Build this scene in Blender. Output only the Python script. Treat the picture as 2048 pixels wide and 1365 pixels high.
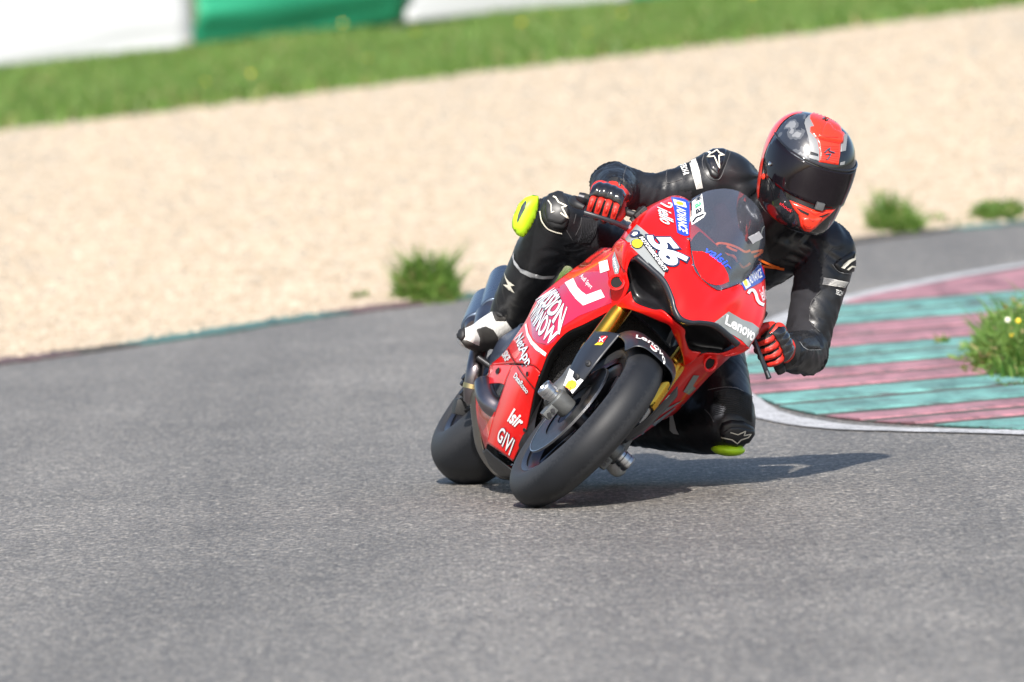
import bpy, bmesh, math, random
import numpy as np
from mathutils import Vector, Matrix, noise
from mathutils.bvhtree import BVHTree
from mathutils.geometry import delaunay_2d_cdt

random.seed(7)
rng = np.random.default_rng(7)
for o in list(bpy.data.objects):
    bpy.data.objects.remove(o)
S = bpy.context.scene
COL = S.collection

# ------------------------------------------------------------------ camera
CAM_H = 2.0163
CAM_D = 33.646
CPITCH, CROLL = 0.0451699, 0.0529164
BYAW, BLEAN = 0.1569249, 0.7625393
LIFT = 0.0163
_f = Vector((0.0, math.cos(CPITCH), -math.sin(CPITCH)))
_r = Vector((1, 0, 0))
_u = _r.cross(_f)
CR = _r * math.cos(CROLL) - _u * math.sin(CROLL)
CU = _u * math.cos(CROLL) + _r * math.sin(CROLL)
CO = Vector((0, -CAM_D, CAM_H))
FPX = 2048 * 400 / 36
cam = bpy.data.objects.new('camera', bpy.data.cameras.new('camera'))
COL.objects.link(cam)
cam.matrix_world = Matrix(((CR.x, CU.x, -_f.x, CO.x), (CR.y, CU.y, -_f.y, CO.y), (CR.z, CU.z, -_f.z, CO.z), (0, 0, 0, 1)))
cam.data.lens = 400
cam.data.sensor_width = 36
cam.data.clip_start = 0.5
cam.data.clip_end = 4000
cam.data.dof.use_dof = True
cam.data.dof.focus_distance = 33.75
cam.data.dof.aperture_fstop = 5.0
S.camera = cam

# ------------------------------------------------------------------ light
SUN_EL, SUN_AZ = math.radians(42), math.radians(-5)   # azimuth: turned from "behind the camera" to the left
sun_from = Vector((math.sin(SUN_AZ) * math.cos(SUN_EL), -math.cos(SUN_AZ) * math.cos(SUN_EL), math.sin(SUN_EL)))
sl = bpy.data.lights.new('sun', 'SUN')
sl.energy = 5.0
sl.angle = math.radians(1.0)
sl.color = (1.0, 0.95, 0.88)
so = bpy.data.objects.new('sun', sl)
COL.objects.link(so)
so.rotation_euler = (-sun_from).to_track_quat('-Z', 'Y').to_euler()
W = bpy.data.worlds.new('World')
S.world = W
W.use_nodes = True
nt = W.node_tree
sky = nt.nodes.new('ShaderNodeTexSky')
sky.sky_type = 'NISHITA'
sky.sun_disc = False
sky.sun_elevation = SUN_EL
sky.sun_rotation = math.atan2(sun_from.x, sun_from.y)
sky.dust_density = 2.0
nt.links.new(sky.outputs[0], nt.nodes['Background'].inputs[0])
nt.nodes['Background'].inputs[1].default_value = 0.12
S.view_settings.view_transform = 'Standard'
S.view_settings.look = 'None'
S.view_settings.gamma = 1
S.view_settings.exposure = 0.62
S.render.engine = 'CYCLES'
S.cycles.use_denoising = True
S.cycles.max_bounces = 8
S.cycles.transparent_max_bounces = 12

# ------------------------------------------------------------------ frames
def ray(u, v):
    return (_f + CR * ((u - 1024) / FPX) - CU * ((v - 682.5) / FPX))

def G(u, v, z=0.0):
    """ground point seen at this place of the photograph"""
    d = ray(u, v)
    t = (z - CO.z) / d.z
    return CO + d * t

cl, sl_ = math.cos(BLEAN), math.sin(BLEAN)
cy_, sy_ = math.cos(BYAW), math.sin(BYAW)
# bike frame: X to the rider's right, Y forward, Z up, rear contact at the origin
_lean = Matrix(((-cl, 0, sl_, 0), (0, -1, 0, 1.44), (sl_, 0, cl, 0), (0, 0, 0, 1)))
_yaw = Matrix(((cy_, -sy_, 0, 0), (sy_, cy_, 0, 0), (0, 0, 1, LIFT), (0, 0, 0, 1)))
BM = _yaw @ _lean
BMI = BM.inverted()
BO = BMI @ CO

def P(u, v, Y=None, X=None, Z=None):
    """bike-frame point on the sight line (u, v) at a given Y, X or Z of the bike"""
    d = BMI.to_3x3() @ ray(u, v)
    if Y is not None:
        t = (Y - BO.y) / d.y
    elif X is not None:
        t = (X - BO.x) / d.x
    else:
        t = (Z - BO.z) / d.z
    return BO + d * t

# ------------------------------------------------------------------ materials
MATS = {}
def M(name, color=(.5, .5, .5), rough=.5, metal=0.0, coat=0.0, vary=0.0, vscale=20.0, bump=0.0, bscale=60.0, spec=.5, color2=None, coords='Object', stretch=None, detail=6.0, coat_rough=.05, bdist=.002, sheen=0.0):
    if name in MATS:
        return MATS[name]
    m = bpy.data.materials.new(name)
    m.use_nodes = True
    n, l = m.node_tree.nodes, m.node_tree.links
    b = n['Principled BSDF']
    b.inputs['Base Color'].default_value = (*color, 1)
    b.inputs['Roughness'].default_value = rough
    b.inputs['Metallic'].default_value = metal
    b.inputs['Coat Weight'].default_value = coat
    b.inputs['Coat Roughness'].default_value = coat_rough
    b.inputs['Specular IOR Level'].default_value = spec
    if sheen:
        b.inputs['Sheen Weight'].default_value = sheen
    tc = n.new('ShaderNodeTexCoord')
    src = tc.outputs[coords]
    if stretch:
        mp = n.new('ShaderNodeMapping')
        mp.inputs['Scale'].default_value = stretch
        l.new(src, mp.inputs[0])
        src = mp.outputs[0]
    if vary or color2:
        tx = n.new('ShaderNodeTexNoise')
        tx.inputs['Scale'].default_value = vscale
        tx.inputs['Detail'].default_value = detail
        l.new(src, tx.inputs['Vector'])
        rp = n.new('ShaderNodeValToRGB')
        rp.color_ramp.elements[0].position = .3
        rp.color_ramp.elements[1].position = .7
        if color2:
            a, c = color, color2
        else:
            a = tuple(max(0, x * (1 - vary)) for x in color)
            c = tuple(min(1, x * (1 + vary)) for x in color)
        rp.color_ramp.elements[0].color = (*a, 1)
        rp.color_ramp.elements[1].color = (*c, 1)
        l.new(tx.outputs['Fac'], rp.inputs[0])
        l.new(rp.outputs[0], b.inputs['Base Color'])
        mr = n.new('ShaderNodeMapRange')
        mr.inputs['To Min'].default_value = max(0, rough - .08)
        mr.inputs['To Max'].default_value = min(1, rough + .1)
        l.new(tx.outputs['Fac'], mr.inputs[0])
        l.new(mr.outputs[0], b.inputs['Roughness'])
    if bump:
        t2 = n.new('ShaderNodeTexNoise')
        t2.inputs['Scale'].default_value = bscale
        t2.inputs['Detail'].default_value = 5
        l.new(src, t2.inputs['Vector'])
        bp = n.new('ShaderNodeBump')
        bp.inputs['Strength'].default_value = bump
        bp.inputs['Distance'].default_value = bdist
        l.new(t2.outputs['Fac'], bp.inputs['Height'])
        l.new(bp.outputs[0], b.inputs['Normal'])
    MATS[name] = m
    return m

# ------------------------------------------------------------------ mesh helpers
def mesh_obj(name, verts, faces, mat=None, parent=None, smooth=True, matrix=None):
    me = bpy.data.meshes.new(name)
    me.from_pydata([tuple(v) for v in verts], [], [tuple(f) for f in faces])
    me.update()
    if smooth:
        me.polygons.foreach_set('use_smooth', [True] * len(me.polygons))
    o = bpy.data.objects.new(name, me)
    COL.objects.link(o)
    if mat:
        me.materials.append(mat)
    if parent:
        o.parent = parent
    if matrix:
        o.matrix_local = matrix
    return o

def bm_obj(name, bm, mat=None, parent=None, smooth=True, angle=None):
    me = bpy.data.meshes.new(name)
    bmesh.ops.recalc_face_normals(bm, faces=bm.faces)
    bm.to_mesh(me)
    bm.free()
    if smooth:
        me.polygons.foreach_set('use_smooth', [True] * len(me.polygons))
    o = bpy.data.objects.new(name, me)
    COL.objects.link(o)
    if mat:
        me.materials.append(mat)
    if parent:
        o.parent = parent
    if angle:
        sharp(o, angle)
    return o

def sharp(o, deg=35):
    me = o.data
    bm = bmesh.new()
    bm.from_mesh(me)
    for e in bm.edges:
        if len(e.link_faces) == 2 and e.calc_face_angle(0) > math.radians(deg):
            e.smooth = False
    bm.to_mesh(me)
    bm.free()

def empty(name, label=None, cat=None, group=None, matrix=None):
    o = bpy.data.objects.new(name, None)
    o.empty_display_size = .1
    COL.objects.link(o)
    if matrix:
        o.matrix_world = matrix
    tag(o, label, cat, group)
    return o

def tag(o, label=None, cat=None, group=None, kind=None):
    for k, v in (('label', label), ('category', cat), ('group', group), ('kind', kind)):
        if v:
            o[k] = v
    return o

def cr(p0, p1, p2, p3, t):
    return .5 * ((2 * p1) + (-p0 + p2) * t + (2 * p0 - 5 * p1 + 4 * p2 - p3) * t * t + (-p0 + 3 * p1 - 3 * p2 + p3) * t ** 3)

def spline(pts, n):
    """Catmull-Rom through pts, n samples"""
    A = np.array([list(p) for p in pts], float)
    k = len(A)
    if k == 2:
        t = np.linspace(0, 1, n)[:, None]
        return A[0] * (1 - t) + A[1] * t
    E = np.vstack([2 * A[0] - A[1], A, 2 * A[-1] - A[-2]])
    out = []
    for s in np.linspace(0, k - 1, n):
        i = min(int(s), k - 2)
        out.append(cr(E[i], E[i + 1], E[i + 2], E[i + 3], s - i))
    return np.array(out)

def grid_surface(rows, nu, nv):
    """rows: equal-length lists of points -> (nu x nv x 3) smooth surface through them"""
    R = [spline(r, nv) for r in rows]
    R = np.array(R)
    return np.stack([spline(R[:, j], nu) for j in range(nv)], 1)

def grid_mesh(name, A, mat, parent=None, thick=0.0, close_v=False, close_u=False, smooth=True, off=0):
    nu, nv = A.shape[:2]
    verts = A.reshape(-1, 3)
    faces = []
    for i in range(nu - (0 if close_u else 1)):
        for j in range(nv - (0 if close_v else 1)):
            a, b = i * nv + j, i * nv + (j + 1) % nv
            c, d = ((i + 1) % nu) * nv + (j + 1) % nv, ((i + 1) % nu) * nv + j
            faces.append((a, b, c, d))
    o = mesh_obj(name, verts, faces, mat, parent, smooth)
    if thick:
        md = o.modifiers.new('thickness', 'SOLIDIFY')
        md.thickness = thick
        md.offset = off
    return o

def frame_along(pts):
    """parallel-transport frames"""
    T = np.gradient(pts, axis=0)
    T /= np.linalg.norm(T, axis=1)[:, None] + 1e-12
    n = np.cross(T[0], [0, 0, 1.0])
    if np.linalg.norm(n) < .1:
        n = np.cross(T[0], [0, 1.0, 0])
    n /= np.linalg.norm(n)
    N = []
    for t in T:
        n = n - t * (n @ t)
        n /= np.linalg.norm(n)
        N.append(n)
    N = np.array(N)
    return T, N, np.cross(T, N)

def tube_geo(pts, rad, seg=16, n=None, flat=1.0, caps=True, up=None):
    """swept round tube through pts with a radius per point; flat = ratio of 2nd axis"""
    pts = [list(p) for p in pts]
    if n is None:
        n = max(2, 6 * (len(pts) - 1))
    rad = [rad] * len(pts) if not hasattr(rad, '__len__') else list(rad)
    fl = [flat] * len(pts) if not hasattr(flat, '__len__') else list(flat)
    Q = spline([p + [r, f] for p, r, f in zip(pts, rad, fl)], n)
    C, R, FL = Q[:, :3], np.abs(Q[:, 3]), Q[:, 4]
    T, N, B = frame_along(C)
    if up is not None:
        up = np.array(up, float)
        N = up[None] - T * (T @ up)[:, None]
        N /= np.linalg.norm(N, axis=1)[:, None]
        B = np.cross(T, N)
    a = np.linspace(0, 2 * np.pi, seg, endpoint=False)
    V = C[:, None] + R[:, None, None] * (np.cos(a)[None, :, None] * N[:, None] * FL[:, None, None] + np.sin(a)[None, :, None] * B[:, None])
    verts = V.reshape(-1, 3).tolist()
    faces = [(i * seg + j, i * seg + (j + 1) % seg, (i + 1) * seg + (j + 1) % seg, (i + 1) * seg + j) for i in range(n - 1) for j in range(seg)]
    if caps:
        faces.append(tuple(range(seg - 1, -1, -1)))
        faces.append(tuple((n - 1) * seg + j for j in range(seg)))
    return verts, faces

def tube(name, pts, rad, mat, parent=None, **k):
    ang = k.pop('angle', 50)
    v, f = tube_geo(pts, rad, **k)
    o = mesh_obj(name, v, f, mat, parent)
    sharp(o, ang)
    return o

def lathe_geo(profile, seg=48, axis='X'):
    """profile of (axial, radius)"""
    pr = np.array(profile, float)
    a = np.linspace(0, 2 * np.pi, seg, endpoint=False)
    n = len(pr)
    V = np.zeros((n, seg, 3))
    i = 'XYZ'.index(axis)
    j, k = (i + 1) % 3, (i + 2) % 3
    V[:, :, i] = pr[:, 0][:, None]
    V[:, :, j] = pr[:, 1][:, None] * np.cos(a)
    V[:, :, k] = pr[:, 1][:, None] * np.sin(a)
    faces = [(x * seg + y, x * seg + (y + 1) % seg, (x + 1) * seg + (y + 1) % seg, (x + 1) * seg + y) for x in range(n - 1) for y in range(seg)]
    return V.reshape(-1, 3).tolist(), faces

def lathe(name, profile, mat, parent=None, seg=48, axis='X', matrix=None, angle=30):
    v, f = lathe_geo(profile, seg, axis)
    bm = bmesh.new()
    vs = [bm.verts.new(x) for x in v]
    for q in f:
        bm.faces.new([vs[i] for i in q])
    bmesh.ops.remove_doubles(bm, verts=bm.verts, dist=1e-6)
    o = bm_obj(name, bm, mat, parent)
    sharp(o, angle)
    if matrix:
        o.matrix_local = matrix
    return o

def cdt_fill(poly, holes=(), step=None):
    """triangulate a 2D polygon with holes, optionally with inner points on a grid; returns verts, tris"""
    pts, edges = [], []
    def loop(p):
        p = [Vector((float(a[0]), float(a[1]))) for a in p]
        if step:
            q = []
            for a, b in zip(p, p[1:] + p[:1]):
                k = max(1, int((b - a).length / step))
                q += [a.lerp(b, t / k) for t in range(k)]
            p = q
        s = len(pts)
        pts.extend(p)
        edges.extend((s + i, s + (i + 1) % len(p)) for i in range(len(p)))
        return p
    outer = loop(poly)
    hl = [loop(h) for h in holes]
    if step:
        x0, x1 = min(p.x for p in outer), max(p.x for p in outer)
        y0, y1 = min(p.y for p in outer), max(p.y for p in outer)
        for i in range(1, int((x1 - x0) / step) + 1):
            for j in range(1, int((y1 - y0) / step) + 1):
                q = Vector((x0 + i * step, y0 + j * step))
                if inside(q, outer):
                    pts.append(q)
    V, _, Fc, *_ = delaunay_2d_cdt(pts, edges, [], 0, 1e-7)
    T = []
    for f in Fc:
        c = (V[f[0]] + V[f[1]] + V[f[2]]) / 3
        if inside(c, outer) and not any(inside(c, h) for h in hl):
            T.append(tuple(f))
    return V, T

def inside(p, poly):
    c = False
    n = len(poly)
    j = n - 1
    for i in range(n):
        a, b = poly[i], poly[j]
        if (a.y > p.y) != (b.y > p.y) and p.x < (b.x - a.x) * (p.y - a.y) / (b.y - a.y) + a.x:
            c = not c
        j = i
    return c

def plate(name, poly, fn, mat, parent=None, holes=(), step=.02, thick=.003, off=0, smooth=True):
    """a sheet bounded by a 2D polygon, each point mapped to space by fn(a, b)"""
    V, T = cdt_fill(poly, holes, step)
    o = mesh_obj(name, [fn(v.x, v.y) for v in V], T, mat, parent, smooth)
    if thick:
        md = o.modifiers.new('thickness', 'SOLIDIFY')
        md.thickness = thick
        md.offset = off
    return o

def box_bm(bm, c, s, rot=None, bevel=0):
    m = Matrix.Translation(c) @ (rot.to_4x4() if rot else Matrix()) @ Matrix.Diagonal((*s, 1))
    r = bmesh.ops.create_cube(bm, size=1, matrix=m)
    if bevel:
        es = list({e for v in r['verts'] for e in v.link_edges})
        bmesh.ops.bevel(bm, geom=es, offset=bevel, segments=2, affect='EDGES', profile=.7)
    return r

def bvh_of(objs, matrix=None):
    dg = bpy.context.evaluated_depsgraph_get()
    vs, fs = [], []
    for o in objs:
        e = o.evaluated_get(dg)
        me = e.to_mesh()
        mw = matrix if matrix else o.matrix_world
        k = len(vs)
        vs += [mw @ v.co for v in me.vertices]
        fs += [tuple(k + i for i in p.vertices) for p in me.polygons]
        e.to_mesh_clear()
    return BVHTree.FromPolygons(vs, fs)

FONT = None
def text_polys(body, shear=0.0, bold=0.0, space=1.0):
    """text -> 2D verts, tris with box scaled to 0..1 in x and y; returns also aspect"""
    cu = bpy.data.curves.new('t', 'FONT')
    cu.body = body
    cu.size = 1
    cu.shear = shear
    cu.offset = bold
    cu.space_character = space
    cu.fill_mode = 'FRONT'
    cu.resolution_u = 4
    o = bpy.data.objects.new('t', cu)
    COL.objects.link(o)
    bpy.context.view_layer.update()
    dg = bpy.context.evaluated_depsgraph_get()
    me = bpy.data.meshes.new_from_object(o.evaluated_get(dg))
    bpy.data.objects.remove(o)
    bpy.data.curves.remove(cu)
    v = np.array([x.co[:2] for x in me.vertices])
    t = [tuple(p.vertices) for p in me.polygons]
    bpy.data.meshes.remove(me)
    lo, hi = v.min(0), v.max(0)
    return (v - lo) / (hi - lo), t, (hi - lo)[0] / (hi - lo)[1]

def refine(v, t, sx, sy):
    """cut a flat mesh by regular lines so that it can bend"""
    bm = bmesh.new()
    vs = [bm.verts.new((a, b, 0)) for a, b in v]
    for f in t:
        try:
            bm.faces.new([vs[i] for i in f])
        except ValueError:
            pass
    lo, hi = v.min(0), v.max(0)
    for ax, st in ((0, sx), (1, sy)):
        k = int((hi[ax] - lo[ax]) / st)
        for i in range(1, k + 1):
            co = [0, 0, 0]
            no = [0, 0, 0]
            co[ax] = lo[ax] + i * st
            no[ax] = 1
            bmesh.ops.bisect_plane(bm, geom=bm.verts[:] + bm.edges[:] + bm.faces[:], plane_co=co, plane_no=no)
    bmesh.ops.triangulate(bm, faces=bm.faces)
    bm.verts.index_update()
    V = np.array([x.co[:2] for x in bm.verts])
    T = [tuple(q.index for q in f.verts) for f in bm.faces]
    bm.free()
    return V, T
# ------------------------------------------------------------------ ground materials
def ground_mat(name, base, specks, rough, bump_d, scale, big=(.9, 1.1), coarse=False, bscale=.8):
    m = bpy.data.materials.new(name)
    m.use_nodes = True
    n, l = m.node_tree.nodes, m.node_tree.links
    b = n['Principled BSDF']
    b.inputs['Roughness'].default_value = rough
    tc = n.new('ShaderNodeTexCoord')
    vo = n.new('ShaderNodeTexVoronoi')
    vo.inputs['Scale'].default_value = scale
    vo.inputs['Randomness'].default_value = 1
    l.new(tc.outputs['Object'], vo.inputs['Vector'])
    sep = n.new('ShaderNodeSeparateColor')
    l.new(vo.outputs['Color'], sep.inputs[0])
    rp = n.new('ShaderNodeValToRGB')
    els = rp.color_ramp.elements
    while len(els) < len(specks):
        els.new(.5)
    for e, (p, c) in zip(els, specks):
        e.position = p
        e.color = (*c, 1)
    rp.color_ramp.interpolation = 'LINEAR'
    l.new(sep.outputs[0], rp.inputs[0])
    big_n = n.new('ShaderNodeTexNoise')
    big_n.inputs['Scale'].default_value = bscale
    big_n.inputs['Detail'].default_value = 8
    big_n.inputs['Roughness'].default_value = .65
    l.new(tc.outputs['Object'], big_n.inputs['Vector'])
    mr = n.new('ShaderNodeMapRange')
    mr.inputs['From Min'].default_value = .3
    mr.inputs['From Max'].default_value = .7
    mr.inputs['To Min'].default_value = big[0]
    mr.inputs['To Max'].default_value = big[1]
    l.new(big_n.outputs['Fac'], mr.inputs[0])
    mx = n.new('ShaderNodeVectorMath')
    mx.operation = 'SCALE'
    l.new(rp.outputs[0], mx.inputs[0])
    fac = mr.outputs[0]
    if coarse:      # clumps of stones and pits, a few centimetres across, rolled out along the lap
        mp = n.new('ShaderNodeMapping')
        mp.inputs['Scale'].default_value = (95, 11, 95)
        l.new(tc.outputs['Object'], mp.inputs[0])
        cn = n.new('ShaderNodeTexNoise')
        cn.inputs['Scale'].default_value = 1
        cn.inputs['Detail'].default_value = 5
        cn.inputs['Roughness'].default_value = .82
        l.new(mp.outputs[0], cn.inputs['Vector'])
        m2 = n.new('ShaderNodeMapRange')
        m2.inputs['From Min'].default_value = .32
        m2.inputs['From Max'].default_value = .70
        m2.inputs['To Min'].default_value = .36
        m2.inputs['To Max'].default_value = 1.66
        l.new(cn.outputs['Fac'], m2.inputs[0])
        ml = n.new('ShaderNodeMath')
        ml.operation = 'MULTIPLY'
        l.new(fac, ml.inputs[0])
        l.new(m2.outputs[0], ml.inputs[1])
        fac = ml.outputs[0]
        # long faint streaks of laid rubber and sealed lanes, along the direction of travel
        mq = n.new('ShaderNodeMapping')
        mq.inputs['Rotation'].default_value = (0, 0, .35)
        mq.inputs['Scale'].default_value = (1.6, .06, 1)
        l.new(tc.outputs['Object'], mq.inputs[0])
        sn = n.new('ShaderNodeTexNoise')
        sn.inputs['Scale'].default_value = 1
        sn.inputs['Detail'].default_value = 4
        l.new(mq.outputs[0], sn.inputs['Vector'])
        m3 = n.new('ShaderNodeMapRange')
        m3.inputs['From Min'].default_value = .3
        m3.inputs['From Max'].default_value = .7
        m3.inputs['To Min'].default_value = .74
        m3.inputs['To Max'].default_value = 1.1
        l.new(sn.outputs['Fac'], m3.inputs[0])
        mk = n.new('ShaderNodeMath')
        mk.operation = 'MULTIPLY'
        l.new(fac, mk.inputs[0])
        l.new(m3.outputs[0], mk.inputs[1])
        fac = mk.outputs[0]
    l.new(fac, mx.inputs['Scale'])
    l.new(mx.outputs[0], b.inputs['Base Color'])
    fine = n.new('ShaderNodeTexNoise')
    fine.inputs['Scale'].default_value = scale * 1.3
    fine.inputs['Detail'].default_value = 4
    l.new(tc.outputs['Object'], fine.inputs['Vector'])
    ad = n.new('ShaderNodeMath')
    ad.operation = 'SUBTRACT'
    l.new(fine.outputs['Fac'], ad.inputs[0])
    l.new(vo.outputs['Distance'], ad.inputs[1])
    bp = n.new('ShaderNodeBump')
    bp.inputs['Strength'].default_value = 1
    bp.inputs['Distance'].default_value = bump_d
    l.new(ad.outputs[0], bp.inputs['Height'])
    l.new(bp.outputs[0], b.inputs['Normal'])
    MATS[name] = m
    return m

asphalt = ground_mat('asphalt', None, [(0, (.080, .075, .070)), (.35, (.145, .137, .128)), (.7, (.185, .173, .158)), (.93, (.27, .245, .21)), (1, (.46, .43, .38))], .6, .006, 75, (.84, 1.14), coarse=True)
gravel_m = ground_mat('gravel', None, [(0, (.30, .245, .175)), (.3, (.365, .308, .23)), (.7, (.42, .36, .275)), (1, (.50, .44, .355))], .9, .006, 34, (.80, 1.12), bscale=3.2)
soil_m = ground_mat('soil', None, [(0, (.05, .06, .02)), (1, (.09, .11, .035))], .95, .03, 20)
white_line_m = ground_mat('worn_white_paint', None, [(0, (.16, .16, .16)), (.3, (.46, .46, .47)), (1, (.66, .66, .67))], .6, .004, 120, (.62, 1.05), bscale=6)

def sheet(name, pts, mat, kind='structure', z=0.0, step=None):
    V, T = cdt_fill(pts, (), step)
    o = mesh_obj(name, [(v.x, v.y, z) for v in V], T, mat, smooth=False)
    bm = bmesh.new(); bm.from_mesh(o.data)
    bmesh.ops.recalc_face_normals(bm, faces=bm.faces)
    for f in bm.faces:
        if f.normal.z < 0:
            f.normal_flip()
    bm.to_mesh(o.data); bm.free()
    tag(o, kind=kind)
    return o

def gl(px):
    return [G(*p).xy for p in px]

def smooth2(pts, n):
    return [tuple(q) for q in spline([(p[0], p[1]) for p in pts], n)]

# soil to the horizon, the racing surface, the gravel trap and the bank behind it
sheet('ground', [(-1500, -300), (1500, -300), (1500, 3000), (-1500, 3000)], soil_m, z=-.05)

def PT(u, v, dist):
    """point seen at (u, v) at this distance ahead: the land behind the track rises gently to the right"""
    d = ray(u, v)
    return CO + d * (dist / d.y)

def extend(pts, a, b):
    pts = [Vector(p) for p in pts]
    d0 = (pts[0] - pts[1]).normalized()
    d1 = (pts[-1] - pts[-2]).normalized()
    return [pts[0] + d0 * k for k in a] + pts + [pts[-1] + d1 * k for k in b]

edge = gl([(0, 724), (250, 690), (500, 650), (780, 612), (1000, 585), (1250, 552), (1700, 482), (1850, 463), (2048, 446)])
edge_c = extend(edge, (36, 12, 3), (4, 15, 50))
edge_s = smooth2(edge_c, 120)
e0, e1 = edge_s[0], edge_s[-1]
sheet('race_track', edge_s + [(e1[0] + 40, e1[1] - 30), (90, -60), (-90, -60), (e0[0] - 5, e0[1] - 4)], asphalt, z=0)
NB = 120
def ruled(px, dist, ext=14):
    q = [PT(u, v, d) for (u, v), d in zip(px, dist)]
    q = extend(q, (45, 15, 4), (4, 15, 45))
    return spline(q, NB)
GT = ruled([(0, 262), (300, 228), (640, 186), (1000, 141), (1350, 100), (1700, 56), (2048, 12)], np.linspace(73, 79, 7))
BR = ruled([(0, 158), (378, 114), (800, 68), (1255, 24), (1600, -12), (2048, -58)], np.linspace(82, 87, 6))
EG = spline([Vector((*p, .0)) for p in extend(edge, (36, 12, 3), (4, 15, 50))], NB)
BB = BR + np.array([0, 30, 1.6])
def land(name, A, Bq, mat, lift, sag=0.0, n=24):
    G_ = np.zeros((n, NB, 3))
    for i in range(n):
        t = i / (n - 1)
        G_[i] = A * (1 - t) + Bq * t
        G_[i, :, 2] += lift - sag * math.sin(math.pi * t)
    o = grid_mesh(name, G_, mat)
    tag(o, kind='structure')
    return o
land('gravel_trap', EG, GT, gravel_m, .006, .06)
bank_m = M('bank_soil', (.06, .09, .025), .95, color2=(.10, .14, .04), vscale=1.5)
land('grass_bank', GT, BR, bank_m, .012)
land('field', BR, BB, bank_m, .012)
def mix_pt(A, Bq, t, s):
    k = t * (NB - 1)
    i = min(int(k), NB - 2)
    f = k - i
    return (A[i] * (1 - f) + A[i + 1] * f) * (1 - s) + (Bq[i] * (1 - f) + Bq[i + 1] * f) * s

def blades(name, pts_fn, count, h, w, mats, lean=.5, parent=None, matrix=None, zf=None):
    """many single-blade faces as one mesh"""
    V, Fc, mi = [], [], []
    for k in range(count):
        q = pts_fn()
        x, y, s = q[:3]
        z = q[4] if len(q) > 4 else 0
        a = random.uniform(0, 2 * math.pi)
        hh = h * random.uniform(.45, 1.25) * s
        ww = w * random.uniform(.6, 1.4)
        if len(q) > 3:
            a2 = q[3]
        else:
            a2 = random.uniform(0, 2 * math.pi)
        L = lean * random.uniform(.1, 1.2) * hh
        dx, dy = math.cos(a2) * L, math.sin(a2) * L
        cx, cy = math.cos(a) * ww / 2, math.sin(a) * ww / 2
        i = len(V)
        V += [(x - cx, y - cy, z), (x + cx, y + cy, z), (x + cx * .9 + dx * .4, y + cy * .9 + dy * .4, z + hh * .55), (x - cx * .9 + dx * .4, y - cy * .9 + dy * .4, z + hh * .55), (x + dx, y + dy, z + hh)]
        Fc += [(i, i + 1, i + 2, i + 3), (i + 3, i + 2, i + 4)]
        mm = random.choices(range(len(mats)), [m[1] for m in mats])[0]
        mi += [mm, mm]
    o = mesh_obj(name, V, Fc, None, parent)
    for m in mats:
        o.data.materials.append(m[0])
    o.data.polygons.foreach_set('material_index', mi)
    return o

def leaf_mat(name, c, tr=.35):
    m = M(name, c, .55, vary=.3, vscale=9)
    n, l = m.node_tree.nodes, m.node_tree.links
    b = n['Principled BSDF']
    t = n.new('ShaderNodeBsdfTranslucent')
    t.inputs[0].default_value = (c[0] * 1.3, c[1] * 1.3, c[2], 1)
    x = n.new('ShaderNodeMixShader')
    x.inputs[0].default_value = tr
    l.new(b.outputs[0], x.inputs[1])
    l.new(t.outputs[0], x.inputs[2])
    l.new(x.outputs[0], n['Material Output'].inputs[0])
    return m
gr1 = leaf_mat('grass_green', (.11, .20, .036))
gr2 = leaf_mat('grass_light', (.18, .28, .065))
gr3 = leaf_mat('grass_dark', (.085, .19, .03))
gr4 = leaf_mat('grass_dry', (.32, .27, .12))
fl_y = M('flower_yellow', (.75, .55, .03), .6)
fl_w = M('flower_white', (.75, .73, .62), .6)
br_m = M('seed_head_brown', (.20, .07, .035), .8)

def bank_pt():
    t, s = random.uniform(.2, .8), random.random()
    p = mix_pt(GT, BR, t, s * 1.04 - .015 + random.gauss(0, .02))
    q = noise.noise(Vector((p[0] * .9, p[1] * .3, 0)))
    return p[0], p[1], .8 + .5 * q, random.uniform(0, 6.283), p[2]
gb = blades('bank_grass', bank_pt, 90000, .12, .018, [(gr1, 6), (gr2, 4), (gr3, 2), (gr4, .8)], .7)
tag(gb, 'tall green grass on the bank between gravel and banners', 'grass', kind='stuff')
fv, ff, fm = [], [], []
for k in range(14):
    x, y, s, _, z0 = bank_pt()
    z = z0 + .15 * s * random.uniform(.8, 1.2)
    r = random.uniform(.008, .02)
    i = len(fv)
    for q in range(6):
        fv.append((x + r * math.cos(q * math.pi / 3), y + r * math.sin(q * math.pi / 3) * .8, z + r * .5 * math.sin(q * math.pi / 3)))
    fv.append((x, y - r * .3, z + r * .3))
    ff += [(i + q, i + (q + 1) % 6, i + 6) for q in range(6)]
o = mesh_obj('bank_flowers', fv, ff, fl_y)
tag(o, 'small yellow wildflowers scattered through the grass bank', 'wildflowers', kind='stuff')

# pebbles lying proud of the gravel
pv, pf = [], []
def peb(x, y, z, r):
    i = len(pv)
    a = random.uniform(0, 6.28)
    for q in range(5):
        t = a + q * 1.2566
        rr = r * random.uniform(.75, 1.2)
        pv.append((x + rr * math.cos(t), y + rr * math.sin(t), z - .003))
    b = random.uniform(.5, .75)
    for q in range(5):
        t = a + q * 1.2566 + .2
        rr = r * b * random.uniform(.75, 1.2)
        pv.append((x + rr * math.cos(t), y + rr * math.sin(t), z + r * random.uniform(.4, .8)))
    for q in range(5):
        pf.append((i + q, i + (q + 1) % 5, i + 5 + (q + 1) % 5, i + 5 + q))
    pf.append(tuple(i + 5 + q for q in range(5)))
for k in range(42000):
    t, s = random.uniform(.18, .82), random.random() ** 1.5
    q = mix_pt(EG, GT, t, s)
    peb(q[0], q[1] + random.gauss(0, .06), q[2] + .006 - .06 * math.sin(math.pi * s), random.uniform(.007, .026))
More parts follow.
